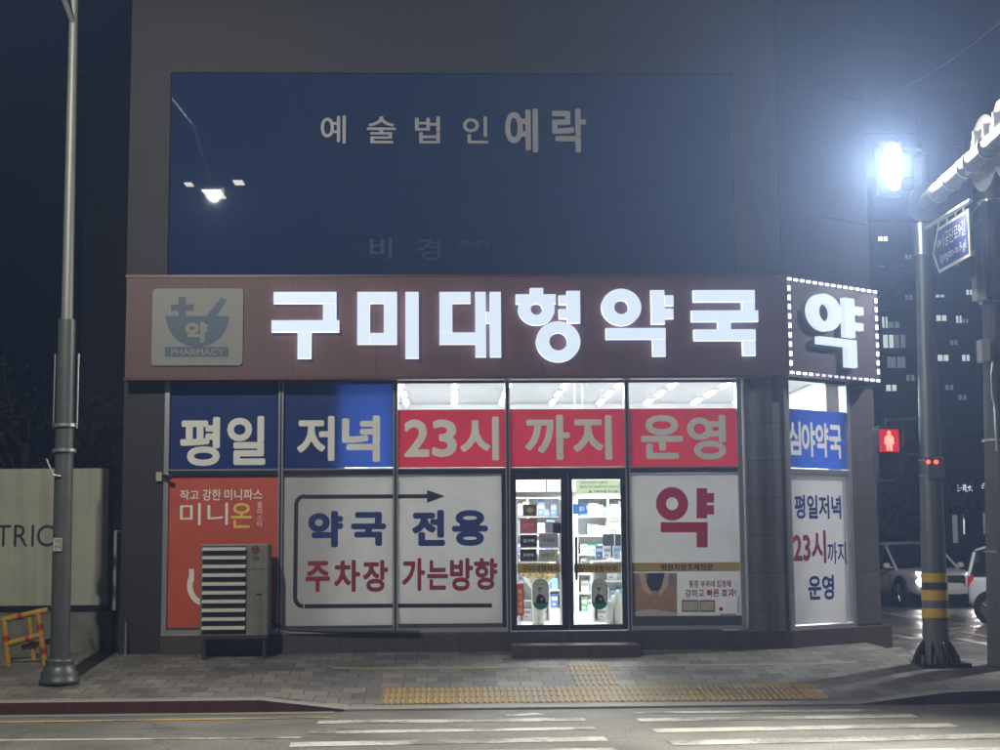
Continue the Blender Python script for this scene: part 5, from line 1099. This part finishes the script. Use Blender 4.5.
lit_sign((943, 498, 951, 503), 57.5, None, SGN, 'small pale green lit shop sign right of the mast')
lit_sign((956, 482, 974, 494), 49.5, '노래방', SGW, 'dark shop sign with white lit letters above the shop front')
lit_sign((981, 480, 986, 492), 49.5, '밥', SGW, 'narrow lit sign beside the utility pole')
# background car signal
sp = Plane((0, 40, 0)); r_ = sp.rect(988, 476, 993, 492); t = thing('traffic_signal', 'distant traffic signal with two red lights beside the utility pole', 'traffic signal', (r_[0], 40, r_[1]))
g = MB(); g.box((r_[0], 40, r_[1]), (r_[2], 40.3, r_[3]), BPL); g.cyl(((r_[0] + r_[2]) / 2, 40.2, .2), ((r_[0] + r_[2]) / 2, 40.2, r_[1]), .08, .08, 8, MP); g.build('housing', t)
for py in (480.5, 488): c = sp.hit(990.5, py); g = MB(); g.cyl((c[0], 39.98, c[1]), (c[0], 39.995, c[1]), .09, .09, 12, _m['red_led']); g.build('red_light', t)

# ------------------------------------------------------------------ trees
LEAF = mat('dark_foliage', (.035, .05, .022), .7, var=.35, scale=2.5); BARK = mat('bark', (.06, .05, .04), .85, var=.2, bump=.4, bscale=12)
def tree(x, y, h, r_, label, n_=1400, seed=1):
    rnd = random.Random(seed); t = thing('street_tree', label, 'tree', (x, y, .2)); g = MB(); top = Vector((x, y, h * .62)); g.cyl((x, y, .1), top, .17, .09, 10, BARK)
    cl = []
    for k in range(11):
        a = rnd.uniform(0, 6.28); el = rnd.uniform(.2, 1.2); p0 = Vector((x, y, h * rnd.uniform(.35, .6))); L_ = r_ * rnd.uniform(.6, 1.05); p1 = p0 + Vector((math.cos(a) * math.cos(el), math.sin(a) * math.cos(el), math.sin(el) * 1.3)) * L_; g.cyl(p0, p1, .06, .02, 6, BARK); cl.append((p1, r_ * rnd.uniform(.28, .5)))
        for _ in range(2):
            p2 = p1 + Vector((rnd.uniform(-1, 1), rnd.uniform(-1, 1), rnd.uniform(-.3, 1))) * r_ * .45; g.cyl(p1, p2, .02, .008, 5, BARK); cl.append((p2, r_ * rnd.uniform(.18, .34)))
    g.build('trunk', t); g = MB()
    for k in range(n_):
        c, cr = rnd.choice(cl); v = Vector((rnd.gauss(0, 1), rnd.gauss(0, 1), rnd.gauss(0, .8))).normalized() * cr * rnd.random() ** .4; p = c + v; s_ = rnd.uniform(.07, .16)
        d1 = Vector((rnd.gauss(0, 1), rnd.gauss(0, 1), rnd.gauss(0, .6))).normalized(); d2 = d1.cross(Vector((rnd.gauss(0, 1), rnd.gauss(0, 1), rnd.gauss(0, 1)))).normalized()
        g.add([p - d1 * s_, p - d2 * s_ * .5, p + d1 * s_, p + d2 * s_ * .5], [(0, 1, 2, 3)], LEAF)
    g.build('crown', t, fix=False)
for k, (px, y, h, r_, lab) in enumerate(((888, 46, 6.2, 2.2, 'dark bushy tree behind the white car'), (911, 50, 5.6, 2.0, 'dark tree between the white car and the mast'), (968, 47, 6.0, 1.8, 'dark tree in front of the lit shop front'))):
    c = at_depth(px, 540, y); tree(c.x, y, h, r_, lab, 1500, 10 + k)
c = at_depth(25, 540, 13); tree(c.x, 13, 7.0, 2.2, 'dark sparse tree behind the cream hoarding', 700, 31)
# dark building far left behind the hoarding
pl = Plane((0, 16, 0)); a = pl.hit(82, 300)[0]; b_ = pl.hit(135, 300)[0]; t = thing('dark_building', 'unlit tall building in the gap left of the stone building', 'building', ((a + b_) / 2, 16, .2)); g = MB(); g.box((a, 16, 0), (b_ + 4, 26, 14), mat('unlit_wall', (.02, .022, .03), .8, var=.2)); g.build('wall', t); g = MB(); g.box((a - .15, 15.85, 14), (b_ + 4.15, 26.15, 14.3), _m['unlit_wall']); g.build('roof', t)

# ------------------------------------------------------------------ haze
if HAZE > 0:
    m = bpy.data.materials.new('night_haze'); m.use_nodes = True; nt = m.node_tree; nt.nodes.clear(); o = nt.nodes.new('ShaderNodeOutputMaterial'); v = nt.nodes.new('ShaderNodeVolumePrincipled')
    v.inputs['Color'].default_value = (.36, .53, 1, 1); v.inputs['Density'].default_value = HAZE; v.inputs['Anisotropy'].default_value = .55; nt.links.new(v.outputs[0], o.inputs['Volume'])
    g = MB(); g.box((-440, -240, -1), (440, 640, 60), m); h = g.build('haze'); h['kind'] = 'stuff'
